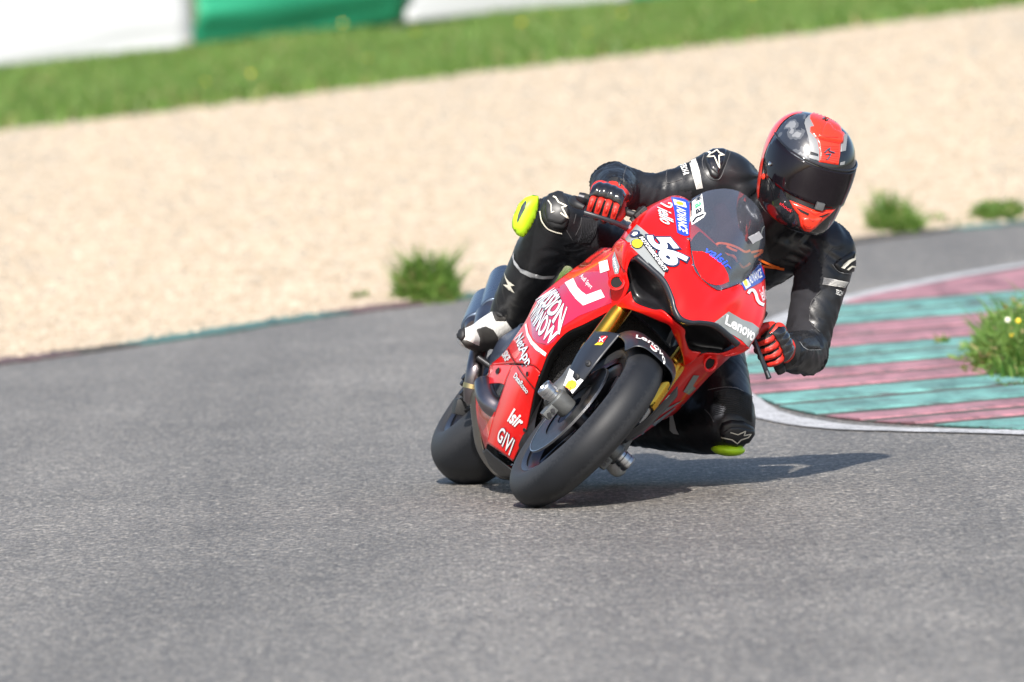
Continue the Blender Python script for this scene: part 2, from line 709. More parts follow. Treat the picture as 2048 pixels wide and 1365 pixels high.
o = mesh_obj('loose_pebbles', pv, pf, M('pebble', (.30, .245, .18), .9, color2=(.46, .39, .31), vscale=9, detail=2), smooth=False)
tag(o, 'loose pale pebbles strewn over the gravel trap', 'pebbles', kind='stuff')

# ------------------------------------------------------------------ banners behind the bank
def banner(px0, px1, mat, label, h=1.15, wave=.05):
    a, b = Vector(px0), Vector(px1)
    z0, dz = a.z, (b.z - a.z)
    a, b = a.xy, b.xy
    d = (b - a)
    L = d.length
    d.normalize()
    nrm = Vector((d.y, -d.x))
    root = empty('barrier_banner', label, 'banner', 'banners along the bank', Matrix.Translation((a.x, a.y, z0)))
    nu, nv = 40, max(20, int(L * 5))
    A = np.zeros((nu, nv, 3))
    for i in range(nu):
        z = .12 + (h - .12) * i / (nu - 1)
        for j in range(nv):
            s = L * (.004 + .992 * j / (nv - 1))
            w = wave * (noise.noise(Vector((s * .35, z * 2.6, a.x))) * 1.4 + .5 * noise.noise(Vector((s * 1.2, z * 5.0, a.y))))
            w += .03 * math.sin(math.pi * ((s % 2.4) / 2.4))
            q = Vector((d.x * s, d.y * s)) + nrm * (w + .05)
            A[i, j] = (q.x, q.y, dz * s / L + z - .1 + .015 * noise.noise(Vector((s * .8, 3, 1))))
    grid_mesh('cloth', A, mat, root, thick=.003)
    k = max(2, int(L / 2.4) + 1)
    for j in range(k):
        s = L * (.004 + .992 * j / (k - 1))
        q = d * s - nrm * .04
        tube('post', [(q.x, q.y, dz * s / L - .15), (q.x, q.y, dz * s / L + h)], .03, M('post_steel', (.45, .45, .46), .4, .9), root, seg=10, n=2)
    for zz in (.16, h - .03):
        q0, q1 = d * .01 * L - nrm * .02, d * .99 * L - nrm * .02
        tube('rail', [(q0.x, q0.y, zz - .1 + dz * .01), (q1.x, q1.y, zz - .1 + dz * .99)], .016, MATS['post_steel'], root, seg=8, n=2)
    return root
white_cloth = M('banner_white', (.50, .51, .53), .6, vary=.04, vscale=1.2)
green_cloth = M('banner_green', (.025, .31, .17), .55, vary=.12, vscale=1.0)
lab = ['white cloth banner at the far left end of the bank', 'rumpled green cloth banner between two white ones', 'white cloth banner right of the rumpled green one', 'green cloth banner ending the row, mostly hidden by tall grass']
BL = [PT(*p) for p in ((-300, 172, 81.5), (378, 98, 83.0), (800, 50, 84.2), (1255, 6, 85.5), (1560, -24, 86.4))]
for i, m in enumerate((white_cloth, green_cloth, white_cloth, green_cloth)):
    banner(BL[i], BL[i + 1], m, lab[i], wave=.05 if i != 1 else .13)

# ------------------------------------------------------------------ weeds
def weed(px, label, width, height, n, group='weeds along the track edge', brown=.02, flowers=0, depth=None, leafy=True):
    g = G(*px)
    root = empty('weed_clump', label, 'weed', group, Matrix.Translation(g))
    depth = depth or width
    def pt():
        r = math.sqrt(random.random())
        a = random.uniform(0, 6.283)
        if random.random() < .25:
            r *= 1.45
        x, y = r * math.cos(a) * width / 2, r * math.sin(a) * depth / 2
        bumpy = .35 + 1.3 * abs(noise.noise(Vector((x * 4 + g.x, y * 2, g.y))))
        return x, y, max(.12, 1.1 - .65 * r * r) * bumpy, math.atan2(y, x) + random.gauss(0, .8)
    lb = blades('leaf_blades', pt, n, height * .9, .011, [(gr1, 5), (gr2, 3), (gr3, 4), (gr4, .6)], .8, root)
    lb['kind'] = 'stuff'
    if leafy:   # broad leaves on stems
        V, Fc = [], []
        for k in range(int(n * 1.1)):
            x, y, s, a = pt()
            z = height * s * random.uniform(.1, .85)
            L = random.uniform(.02, .05)
            t = Vector((math.cos(a), math.sin(a), random.uniform(-.3, .6))).normalized() * L
            w = Vector((-math.sin(a), math.cos(a), random.uniform(-.4, .4))).normalized() * L * .3
            b = Vector((x, y, z))
            i = len(V)
            V += [b, b + t * .45 + w, b + t, b + t * .45 - w]
            Fc.append((i, i + 1, i + 2, i + 3))
        bl = mesh_obj('broad_leaves', V, Fc, gr1, root)
        bl['kind'] = 'stuff'
        bl.data.materials.append(gr2)
        bl.data.materials.append(gr4)
        bl.data.polygons.foreach_set('material_index', [random.choices((0, 1, 2), (6, 4, 1.2))[0] for _ in Fc])
    if flowers:
        V, Fc, mi = [], [], []
        for k in range(flowers):
            x, y, s, a = pt()
            r = random.uniform(.005, .010)
            c = Vector((x, y, height * s * random.uniform(.6, 1.15)))
            i = len(V)
            for q in range(6):
                V.append(c + Vector((r * math.cos(q * 1.047), -r * .4, r * math.sin(q * 1.047))))
            V.append(c + Vector((0, -r, 0)))
            Fc += [(i + q, i + (q + 1) % 6, i + 6) for q in range(6)]
            mi += [random.choice((0, 0, 1, 2))] * 6
        f = mesh_obj('flower_heads', V, Fc, None, root)
        f['kind'] = 'stuff'
        for m in (fl_w, fl_y, br_m):
            f.data.materials.append(m)
        f.data.polygons.foreach_set('material_index', mi)
    return root
weed((856, 599), 'dense green weed clump at the gravel edge behind the rider', .23, .34, 1500, depth=.8)
weed((722, 603), 'faint small weed tuft left of the dense clump on gravel', .06, .07, 60)
weed((1795, 463), 'leafy weed clump right of the helmet at the far gravel edge', .24, .19, 1000, depth=1.0)
weed((1880, 452), 'low thin weed strip between the two far right clumps', .3, .06, 260, depth=.9)
weed((1995, 440), 'rounded weed clump nearest the right picture edge, across the track', .24, .16, 900, depth=1.0)
weed((1110, 575), 'low weeds seen between the boot shaft and the red fairing', .5, .13, 700, depth=1.2)

# ------------------------------------------------------------------ kerbs
def paint_mat(name, c, under=(.30, .27, .25), wear=.5):
    m = bpy.data.materials.new(name)
    m.use_nodes = True
    n, l = m.node_tree.nodes, m.node_tree.links
    b = n['Principled BSDF']
    b.inputs['Roughness'].default_value = .6
    tc = n.new('ShaderNodeTexCoord')
    t = n.new('ShaderNodeTexNoise')
    t.inputs['Scale'].default_value = 3.5
    t.inputs['Detail'].default_value = 10
    t.inputs['Roughness'].default_value = .75
    mp = n.new('ShaderNodeMapping')
    mp.inputs['Rotation'].default_value = (0, 0, -.55)
    mp.inputs['Scale'].default_value = (1.1, 5.0, 1)
    l.new(tc.outputs['Object'], mp.inputs[0])
    l.new(mp.outputs[0], t.inputs['Vector'])
    rp = n.new('ShaderNodeValToRGB')
    e = rp.color_ramp.elements
    e[0].position = wear - .16
    e[0].color = (*under, 1)
    e[1].position = wear - .04
    e[1].color = (*[.75 * x for x in c], 1)
    k = e.new(wear + .1)
    k.color = (*c, 1)
    k2 = e.new(.85)
    k2.color = (*[min(1, x * 1.1 + .06) for x in c], 1)
    l.new(t.outputs['Fac'], rp.inputs[0])
    # rubber scuffs dragged along the lap
    ms = n.new('ShaderNodeMapping')
    ms.inputs['Rotation'].default_value = (0, 0, .25)
    ms.inputs['Scale'].default_value = (5.0, .7, 1)
    l.new(tc.outputs['Object'], ms.inputs[0])
    ts = n.new('ShaderNodeTexNoise')
    ts.inputs['Scale'].default_value = 1
    ts.inputs['Detail'].default_value = 8
    ts.inputs['Roughness'].default_value = .7
    l.new(ms.outputs[0], ts.inputs['Vector'])
    mr = n.new('ShaderNodeMapRange')
    mr.inputs['From Min'].default_value = .36
    mr.inputs['From Max'].default_value = .56
    mr.inputs['To Min'].default_value = .5
    mr.inputs['To Max'].default_value = 1.0
    l.new(ts.outputs['Fac'], mr.inputs[0])
    vm = n.new('ShaderNodeVectorMath')
    vm.operation = 'SCALE'
    l.new(rp.outputs[0], vm.inputs[0])
    l.new(mr.outputs[0], vm.inputs['Scale'])
    l.new(vm.outputs[0], b.inputs['Base Color'])
    bp = n.new('ShaderNodeBump')
    bp.inputs['Distance'].default_value = .006
    t2 = n.new('ShaderNodeTexNoise')
    t2.inputs['Scale'].default_value = 60
    t2.inputs['Detail'].default_value = 6
    l.new(tc.outputs['Object'], t2.inputs['Vector'])
    l.new(t2.outputs['Fac'], bp.inputs['Height'])
    l.new(bp.outputs[0], b.inputs['Normal'])
    MATS[name] = m
    return m
k_red = paint_mat('kerb_red', (.50, .225, .26), (.16, .12, .125), .55)
k_tur = paint_mat('kerb_turquoise', (.19, .46, .41), (.10, .13, .125), .55)
k_base = M('kerb_concrete', (.06, .055, .048), .9, vary=.4, vscale=8)

# inside kerb: outline of its track side, near limb then far limb
near = [(2300, 878), (2048, 861), (1850, 853), (1700, 842), (1600, 826), (1540, 808), (1495, 780)]
far = [(1488, 740), (1500, 705), (1535, 672), (1600, 640), (1700, 606), (1800, 582), (1920, 562), (2048, 541), (2300, 498)]
ko = smooth2(gl(near + far), 160)
cen = Vector(G(2300, 690).xy)
from mathutils.geometry import convex_hull_2d
hv = [Vector(q) for q in ko]
hi_ = convex_hull_2d(hv)
hi_ = sorted(hi_)
ko = [tuple(hv[i]) for i in hi_]
kbase = sheet('kerb', ko + [(ko[-1][0] + 3, ko[-1][1]), (ko[0][0] + 3, ko[0][1])], k_base, z=.006)
# side face of the kerb slab
sv, sf = [], []
for q in ko:
    sv += [(q[0], q[1], -.02), (q[0], q[1], .006)]
sf = [(2 * i, 2 * i + 2, 2 * i + 3, 2 * i + 1) for i in range(len(ko) - 1)]
mesh_obj('kerb_face', sv, sf, k_base, kbase)
# ribs: each is a saw-tooth slab running across the kerb, clipped to the outline
KP = [Vector(q) for q in ko]
# rib borders measured down the photograph at one column, top to bottom
cols = [(560, 'r'), (607, 't'), (626, 't'), (645, 'r'), (668, 'r'), (689, 't'), (708, 't'), (728, 'r'), (748, 'r'), (768, 't'), (792, 't'), (819, 'r'), (838, 'r'), (855, 't'), (884, 'r'), (915, 'r')]
XC = 1781
xc = G(XC, 700).x
bord = [(G(XC, y).y, c) for y, c in cols]
hull = KP
for (fy, c), (ny, _) in zip(bord, bord[1:]):
    k = .62 + random.uniform(-.03, .03)
    ns = 64
    A = np.zeros((5, ns, 3))
    for j in range(ns):
        x = xc - 3.4 + 6.6 * j / (ns - 1)
        jag = .02 * noise.noise(Vector((x * 7, fy * 3, 1)))
        pf_, pn_ = Vector((x, fy - .065 + (x - xc) * k)), Vector((x, ny + .065 + (x - xc) * k))
        nz = .002 * noise.noise(Vector((x * 5, fy, 2)))
        for r, (t, z) in enumerate(((0, .004), (.03, .008), (.6, .010), (.94, .013), (1, .004))):
            m = pf_.lerp(pn_, t)
            A[r, j] = (m.x, m.y + (jag if 0 < r else 0), z + (nz if 0 < r < 4 else 0))
    bm = bmesh.new()
    vs = [[bm.verts.new(A[i, j]) for j in range(ns)] for i in range(5)]
    for i in range(4):
        for j in range(ns - 1):
            bm.faces.new((vs[i][j], vs[i][j + 1], vs[i + 1][j + 1], vs[i + 1][j]))
    for a_, b_ in zip(hull, hull[1:]):
        d = b_ - a_
        nrm = Vector((-d.y, d.x)).normalized()
        if (a_ - cen).dot(nrm) < 0:
            nrm = -nrm
        bmesh.ops.bisect_plane(bm, geom=bm.verts[:] + bm.edges[:] + bm.faces[:], plane_co=(a_.x, a_.y, 0), plane_no=(nrm.x, nrm.y, 0), clear_outer=True)
    if not bm.faces:
        bm.free()
        continue
    be = [e for e in bm.edges if e.is_boundary]
    ex_ = bmesh.ops.extrude_edge_only(bm, edges=be)
    for v in ex_['geom']:
        if isinstance(v, bmesh.types.BMVert):
            v.co.z = .001
    bm_obj('kerb_rib', bm, k_red if c == 'r' else k_tur, kbase, smooth=False)

# white edge line that follows the kerb
def ribbon(name, pts, w, mat, z):
    V, Fc = [], []
    n = len(pts)
    for i in range(n):
        a, b = Vector(pts[max(0, i - 1)]), Vector(pts[min(n - 1, i + 1)])
        d = (b - a).normalized()
        nr = Vector((-d.y, d.x))
        p = Vector(pts[i])
        ww = w + .012 * noise.noise(Vector((p.x * 3, p.y * 3, 0)))
        V += [(*(p - nr * ww / 2), z), (*(p + nr * ww / 2), z)]
    Fc = [(2 * i, 2 * i + 1, 2 * i + 3, 2 * i + 2) for i in range(n - 1)]
    return mesh_obj(name, V, Fc, mat, smooth=False)
lin = smooth2(gl([(2400, 885), (2048, 868), (1850, 863), (1700, 858), (1600, 846), (1520, 826), (1475, 790), (1468, 745), (1485, 700), (1520, 666), (1570, 640), (1640, 614), (1750, 586), (1900, 556), (2048, 531), (2400, 478)]), 160)
o = ribbon('edge_line', lin, .13, white_line_m, .005)
tag(o, kind='structure')

# flat painted strip along the outer edge of the track
strip = empty('outer_kerb')
tag(strip, kind='structure')
k_dred = paint_mat('kerb_red_old', (.19, .10, .10), (.15, .13, .12), .55)
k_dtur = paint_mat('kerb_turquoise_old', (.09, .22, .195), (.15, .15, .14), .52)
def edge_at(u):
    px = [(-600, 806), (0, 724), (250, 690), (500, 650), (780, 612), (1000, 585), (1250, 552), (1700, 482), (1850, 463), (2048, 446), (2500, 405)]
    for (a, c), (b, d) in zip(px, px[1:]):
        if a <= u <= b:
            return G(u, c + (d - c) * (u - a) / (b - a)).xy
for u0, u1, m in ((-500, 90, k_dred), (90, 215, k_base), (215, 640, k_dtur), (640, 850, k_dred), (850, 1150, k_dtur), (1150, 1560, k_dred), (1560, 1840, k_base), (1840, 2120, k_dtur), (2120, 2480, k_dred)):
    cur = [edge_at(u) for u in np.linspace(u0, u1, 30)]
    V, Fc = [], []
    for k, c in enumerate(cur):
        d = (cur[min(k + 1, len(cur) - 1)] - cur[max(0, k - 1)]).normalized()
        nr = Vector((d.y, -d.x))
        j = .10 * noise.noise(Vector((c.x * 2, c.y * 2, 5)))
        a, b = c - nr * (.12 + j), c + nr * (.16 + .5 * j)
        V += [(a.x, a.y, .006), (a.x, a.y, .014), (b.x, b.y, .011), (b.x, b.y, -.01)]
    for k in range(len(cur) - 1):
        for q in range(3):
            Fc.append((4 * k + q, 4 * k + q + 1, 4 * k + 4 + q + 1, 4 * k + 4 + q))
    mesh_obj('kerb_block', V, Fc, m, strip, smooth=False)

# grass growing over the kerb on the right
weed((2040, 728), 'large grass tuft with flowers growing over the inside kerb', .30, .25, 1900, 'grass on the inside kerb', flowers=9, depth=2.6)
weed((2085, 700), 'tall flowering grass at the right picture edge behind the kerb tuft', .32, .32, 1700, 'grass on the inside kerb', flowers=8, depth=3.0)
weed((1885, 690), 'tiny green weed in a joint of the turquoise kerb ribs', .05, .035, 60, 'grass on the inside kerb', leafy=False)
# ------------------------------------------------------------------ motorcycle
red = M('red_paint', (.68, .006, .005), .35, coat=.55, coat_rough=.03, vary=.03, vscale=3, spec=.25)
black_paint = M('black_paint', (.016, .018, .024), .38, coat=.25, coat_rough=.2)
carbon = M('carbon', (.018, .019, .022), .38, coat=.5, vary=.3, vscale=300)
black_pl = M('black_plastic', (.014, .014, .015), .55, vary=.2, vscale=40)
rubber = M('tyre_rubber', (.007, .0082, .011), .56, spec=.4, vary=.25, vscale=9, bump=.25, bscale=160, bdist=.0008)
rim_m = M('rim_gunmetal', (.10, .10, .115), .28, .9)
steel = M('brushed_steel', (.52, .52, .52), .3, 1.0, vary=.1, vscale=60)
disc_m = M('disc_steel', (.055, .053, .052), .32, 1.0, vary=.15, vscale=80)
alu = M('machined_aluminium', (.46, .47, .49), .28, 1.0, vary=.06, vscale=90)
cast = M('cast_magnesium', (.13, .135, .135), .45, .55, vary=.1, vscale=50, bump=.2, bscale=300)
gold = M('gold_anodised', (.78, .45, .06), .24, 1.0, vary=.05)
titan = M('titanium_pipe', (.20, .175, .175), .3, 1.0, color2=(.30, .27, .29), vscale=11)
dark_metal = M('dark_metal', (.06, .06, .065), .4, .8, vary=.2, vscale=30)
heat_carbon = M('heat_stained_cover', (.055, .05, .043), .38, .5, color2=(.13, .11, .085), vscale=14, coat=.3)
navy_pl = M('satin_slate_cover', (.035, .045, .07), .38, vary=.1, vscale=25)
silver_grey = M('decal_grey', (.25, .265, .265), .3, coat=.8)
white_d = M('decal_white', (.82, .82, .82), .3, coat=.8)
white_flat = M('white_flat', (.78, .78, .76), .5)
blue_d = M('decal_blue', (.02, .06, .42), .3, coat=.8)
yellow_d = M('decal_yellow', (.90, .68, .02), .3, coat=.8)
black_d = M('decal_black', (.012, .012, .015), .3, coat=.8)
red_d = M('decal_red', (.62, .02, .03), .35, coat=.5)
navy_d = M('decal_navy', (.015, .025, .07), .3, coat=.8)
purple_tint = M('decal_crimson_sky_tone', (.46, .012, .055), .25, coat=1.0)  # crimson decal; part of its tone is sky reflection put into the colour
chrome = M('chrome_bolt', (.7, .7, .7), .2, 1.0)
mesh_m = M('radiator_mesh', (.012, .012, .013), .7, bump=1.0, bscale=220, bdist=.01)

def scrubbed(base, x0, x1, name):
    """tyre rubber whose shoulders are scuffed dull and grainy from cornering"""
    m = base.copy()
    m.name = name
    n, l = m.node_tree.nodes, m.node_tree.links
    b = n['Principled BSDF']
    src = b.inputs['Base Color'].links[0].from_socket
    tc = n.new('ShaderNodeTexCoord')
    sx = n.new('ShaderNodeSeparateXYZ')
    l.new(tc.outputs['Object'], sx.inputs[0])
    ab = n.new('ShaderNodeMath'); ab.operation = 'ABSOLUTE'
    l.new(sx.outputs[0], ab.inputs[0])
    tx = n.new('ShaderNodeTexNoise'); tx.inputs['Scale'].default_value = 130; tx.inputs['Detail'].default_value = 8
    l.new(tc.outputs['Object'], tx.inputs['Vector'])
    ml = n.new('ShaderNodeMath'); ml.operation = 'MULTIPLY_ADD'; ml.inputs[1].default_value = .03; ml.inputs[2].default_value = -.015
    l.new(tx.outputs['Fac'], ml.inputs[0])
    ad = n.new('ShaderNodeMath'); ad.operation = 'ADD'
    l.new(ab.outputs[0], ad.inputs[0]); l.new(ml.outputs[0], ad.inputs[1])
    mr = n.new('ShaderNodeMapRange'); mr.inputs['From Min'].default_value = x0; mr.inputs['From Max'].default_value = x1
    l.new(ad.outputs[0], mr.inputs[0])
    mx = n.new('ShaderNodeMix'); mx.data_type = 'RGBA'
    mx.inputs['B'].default_value = (.026, .027, .030, 1)
    l.new(mr.outputs[0], mx.inputs['Factor']); l.new(src, mx.inputs['A'])
    l.new(mx.outputs['Result'], b.inputs['Base Color'])
    return m
moto = empty('motorcycle', 'red race motorcycle leaning hard into the corner under a rider', 'motorcycle', matrix=BM)

def mir(p):
    return Vector((-p[0], p[1], p[2]))

# steering: front end turned a little into the corner
AX = Vector((0, 1.44, .30))
st_d = Vector((0, -.407, .914)).normalized()
st_p = Vector((0, 1.395, .30))
ST = Matrix.Translation(st_p) @ Matrix.Rotation(math.radians(3.5), 4, st_d) @ Matrix.Translation(-st_p)
STI = ST.inverted()
def steer(o):
    o.data.transform(ST)
    for c in o.children:
        steer(c)
    return o

def tyre_profile(hw, R, b, bead_x, bead_r, n=32):
    pr = [(bead_x * .86, bead_r - .006), (bead_x, bead_r)]
    c = R - b
    pr.insert(2, (bead_x + (hw - bead_x) * .55, bead_r + (c - bead_r) * .45))
    for a in np.linspace(math.radians(88), math.radians(-88), n):
        s = math.sin(a)
        pr.append((hw * math.copysign(abs(s) ** .95, s), c + b * math.cos(a)))
    pr.append((-bead_x - (hw - bead_x) * .55, bead_r + (c - bead_r) * .45))
    pr += [(-bead_x, bead_r), (-bead_x * .86, bead_r - .006)]
    return pr

def wheel(name, hw, R, b, rim_hw, center, nsp, two_discs, wid_hub):
    prof = []
    rr = .2195
    for x, r in ((rim_hw + .004, rr - .004), (rim_hw + .006, rr + .004), (rim_hw, rr + .006), (rim_hw - .004, rr - .006), (rim_hw * .72, rr - .014), (rim_hw * .45, rr - .03), (0, rr - .034)):
        prof.append((x, r))
    prof = prof + [(-x, r) for x, r in prof[-2::-1]]
    inner = [(x * .93, r - .009) for x, r in prof[::-1]]
    T = Matrix.Translation(center)
    w = lathe(name, prof + inner + prof[:1], rim_m, moto, 96, 'X', angle=40)
    w.data.transform(T)
    t = lathe('tyre', tyre_profile(hw, R, b, rim_hw + .004, .223), scrubbed(rubber, hw * .5, hw * .78, 'tyre_rubber_' + name), w, 128, 'X', angle=60)
    t.data.transform(T)
    h = lathe('hub', [(wid_hub, .0), (wid_hub, .028), (wid_hub * .8, .034), (wid_hub * .5, .03), (-wid_hub * .5, .03), (-wid_hub * .8, .034), (-wid_hub, .028), (-wid_hub, 0)], rim_m, w, 32, 'X')
    h.data.transform(T)
    for k in range(nsp):
        for sgn in (-1, 1):
            a = 2 * math.pi * k / nsp + .35
            a1 = a + sgn * .2
            p0 = Vector((0, .03 * math.cos(a), .03 * math.sin(a)))
            p1 = Vector((sgn * .006, .115 * math.cos(a + sgn * .06), .115 * math.sin(a + sgn * .06)))
            p2 = Vector((sgn * .01, .19 * math.cos(a1), .19 * math.sin(a1)))
            s = tube('spoke', [p0, p1, p2], [.016, .011, .013], rim_m, w, seg=10, n=10, flat=.7)
            s.data.transform(T)
    return w

fw = wheel('front_wheel', .0615, .300, .058, .047, AX, 5, True, .06)
for sx in (-1, 1):
    pr = [(sx * .0725, .098), (sx * .0725, .165), (sx * .0675, .165), (sx * .0675, .098), (sx * .0725, .098)]
    d = lathe('brake_disc', pr, disc_m, fw, 72, 'X', angle=20)
    d.data.transform(Matrix.Translation(AX))
    e = lathe('disc_edge', [(sx * .0735, .1625), (sx * .0735, .1655), (sx * .0665, .1655), (sx * .0665, .1625), (sx * .0735, .1625)], steel, fw, 72, 'X', angle=20)
    e.data.transform(Matrix.Translation(AX))
    c = lathe('disc_carrier', [(sx * .069, .05), (sx * .069, .1), (sx * .066, .1), (sx * .066, .05)], dark_metal, fw, 36, 'X', angle=20)
    c.data.transform(Matrix.Translation(AX))
steer(fw)
RAX = Vector((.006, 0, .332))
rw = wheel('rear_wheel', .106, .328, .092, .084, RAX, 5, False, .07)
d = lathe('brake_disc', [(.09, .07), (.09, .12), (.085, .12), (.085, .07), (.09, .07)], disc_m, rw, 48, 'X', angle=20)
d.data.transform(Matrix.Translation(RAX))

# fork legs: gold upper tube, bright slider, cast foot, axle slider, caliper
up_d = Vector((0, -.407, .914))
for sx in (1, -1):
    b0 = Vector((sx * .118, 1.418, .30))
    at_ = lambda t: b0 + up_d * t
    leg = tube('fork_leg', [at_(.19), at_(.205), at_(.215), at_(.62)], [.0305, .032, .029, .029], gold, moto, seg=28, n=24)
    s = tube('slider', [at_(.10), at_(.20)], .0215, alu, leg, seg=24, n=2)
    ring = tube('dust_seal', [at_(.183), at_(.192)], .0262, black_pl, leg, seg=24, n=2)
    foot = tube('fork_foot', [at_(-.03), at_(-.012), at_(.03), at_(.075), at_(.11), at_(.118)], [.024, .031, .031, .0265, .0275, .025], cast, leg, seg=24, n=28)
    ax = lathe('axle_clamp', [(sx * .072, 0), (sx * .072, .03), (sx * .08, .033), (sx * .125, .033), (sx * .13, .029), (sx * .134, .029), (sx * .134, 0)], cast, leg, 36, 'X')
    ax.data.transform(Matrix.Translation(AX + Vector((0, .0, 0))))
    pr = [(sx * .134, 0), (sx * .134, .0235), (sx * .143, .0235), (sx * .145, .0265), (sx * .158, .0265), (sx * .159, .025), (sx * .161, .025), (sx * .162, .0265), (sx * .172, .0265), (sx * .176, .024), (sx * .176, .019), (sx * .172, .017), (sx * .172, 0)]
    sl2 = lathe('axle_slider', pr, alu, leg, 36, 'X', angle=25)
    sl2.data.transform(Matrix.Translation(AX))
    # pinch bolts
    for dz in (-.036, -.052):
        q = AX + Vector((sx * .112, .018, dz))
        tube('pinch_bolt', [q + Vector((0, -.03, 0)), q + Vector((0, .012, 0))], .0065, dark_metal, leg, seg=12, n=2)
    bm = bmesh.new()
    box_bm(bm, AX + Vector((sx * .112, .0, -.042)), (.03, .045, .045), bevel=.006)
    bm_obj('pinch_block', bm, cast, leg, angle=35)
    bm = bmesh.new()
    cal = AX + Vector((sx * .083, -.150, .075))
    box_bm(bm, cal, (.062, .055, .12), Matrix.Rotation(-.45, 3, 'X'), .012)
    box_bm(bm, cal + Vector((sx * .024, .0, 0)), (.03, .04, .10), Matrix.Rotation(-.45, 3, 'X'), .01)
    bm_obj('brake_caliper', bm, cast, leg, angle=35)
    tube('brake_hose', [cal + Vector((sx * .02, .02, .05)), at_(.2) + Vector((sx * -.01, -.05, 0)), at_(.4) + Vector((0, -.05, 0)), at_(.55) + Vector((sx * -.03, -.05, 0))], .005, black_pl, leg, seg=8, n=20)
    steer(leg)
tri = []
bm = bmesh.new()
for t in (.50, .63):
    c = Vector((0, 1.418, .30)) + up_d * t
    box_bm(bm, c, (.27, .06, .03), Matrix.Rotation(.42, 3, 'X'), .008)
o = bm_obj('triple_clamp', bm, dark_metal, moto, angle=35)
steer(o)

# front fender: arch over the tyre with a broad wing in front of each fork leg
SPv = lambda u, v, Y: STI @ P(u, v, Y=Y)
inner = [SPv(1241, 669, 1.5), SPv(1208, 709, 1.5), SPv(1184, 740, 1.5), SPv(1147, 791, 1.475)]
outer = [SPv(1190, 664, 1.395), SPv(1160, 700, 1.40), SPv(1141, 736, 1.42), SPv(1127, 772, 1.43)]
wing = np.array([[i, i.lerp(o_, .5) + Vector((.006, .012, 0)), o_] for i, o_ in zip(inner, outer)])
fend_rows = []
for a, wd, rr in ((62, .088, .316), (75, .094, .318), (95, .10, .319), (115, .10, .317), (135, .095, .314), (155, .085, .312)):
    row = []
    for t in np.linspace(-1, 1, 9):
        x = wd * math.sin(t * 1.35) / math.sin(1.35)
        r = .27 + (rr - .27 + .004) * math.cos(t * 1.35) ** .55 if abs(t) < 1 else .262
        r = .262 + (rr - .262) * (1 - abs(t) ** 3.2)
        an = math.radians(a)
        row.append((x, 1.44 + r * math.cos(an), .30 + r * math.sin(an)))
    fend_rows.append(row)
fen = grid_mesh('front_fender', grid_surface(fend_rows, 36, 40), black_paint, moto, thick=.003)
steer(fen)
WG = grid_surface(wing, 24, 12)
wings = []
for sx in (1, -1):
    A = WG.copy()
    A[:, :, 0] *= sx
    w = grid_mesh('fender_wing', A, black_paint, moto, thick=.003)
    steer(w)
    wings.append(w)

# ------------------------------------------------------------------ bodywork
def both(fn):
    return [fn(1), fn(-1)]
def mirror_grid(A, sx):
    B = A.copy()
    B[:, :, 0] *= sx
    return B

# nose cowl, half grid from the centre outwards (bottom lip -> screen edge)
CW = [
    [(0, 1.522, .721), (0, 1.500, .765), (0, 1.462, .815), (0, 1.412, .862)],
    [(.030, 1.512, .732), (.026, 1.490, .778), (.028, 1.450, .825), (.030, 1.404, .865)],
    [(.055, 1.498, .752), (.052, 1.470, .795), (.054, 1.430, .838), (.055, 1.388, .876)],
    [(.100, 1.462, .778), (.098, 1.430, .825), (.100, 1.385, .878), (.099, 1.306, .932)],
    [(.150, 1.425, .785), (.148, 1.385, .838), (.143, 1.325, .900), (.121, 1.22, .981)],
    [(.204, 1.392, .787), (.203, 1.345, .844), (.189, 1.268, .918), (.139, 1.105, 1.036)],
    [(.243, 1.338, .803), (.241, 1.29, .866), (.227, 1.205, .936), (.168, 1.065, 1.037)],
    [(.247, 1.22, .808), (.245, 1.17, .868), (.231, 1.10, .938), (.186, 1.015, 1.020)],
    [(.232, 1.10, .81), (.230, 1.07, .865), (.218, 1.02, .93), (.186, .965, .995)],
]
full = [[tuple(mir(p)) for p in r] for r in CW[:0:-1]] + CW
cowl = grid_mesh('nose_cowl', grid_surface(full, 110, 28), red, moto, thick=.004, off=-1)
# black lip under the nose
lip = []
for r in full:
    p = Vector(r[0])
    lip.append([p + Vector((0, -.002, .004)), p + Vector((0, .003, -.006)), p + Vector((0, -.012, -.013)), p + Vector((0, -.03, -.010))])
grid_mesh('intake_lip', grid_surface(lip[3:-3], 90, 10), black_paint, moto, thick=.003)
for sx in (1, -1):
    CK = [
        [(.247, 1.22, .807), (.244, 1.335, .803), (.226, 1.368, .794), (.204, 1.388, .787)],
        [(.247, 1.20, .792), (.238, 1.335, .780), (.220, 1.356, .772), (.204, 1.362, .768)],
        [(.244, 1.19, .778), (.224, 1.335, .757), (.208, 1.348, .752), (.196, 1.350, .748)],
        [(.240, 1.18, .765), (.206, 1.330, .736), (.194, 1.343, .733), (.186, 1.345, .731)],
    ]
    grid_mesh('intake_cheek', mirror_grid(grid_surface(CK, 16, 24), sx), red, moto, thick=.004)

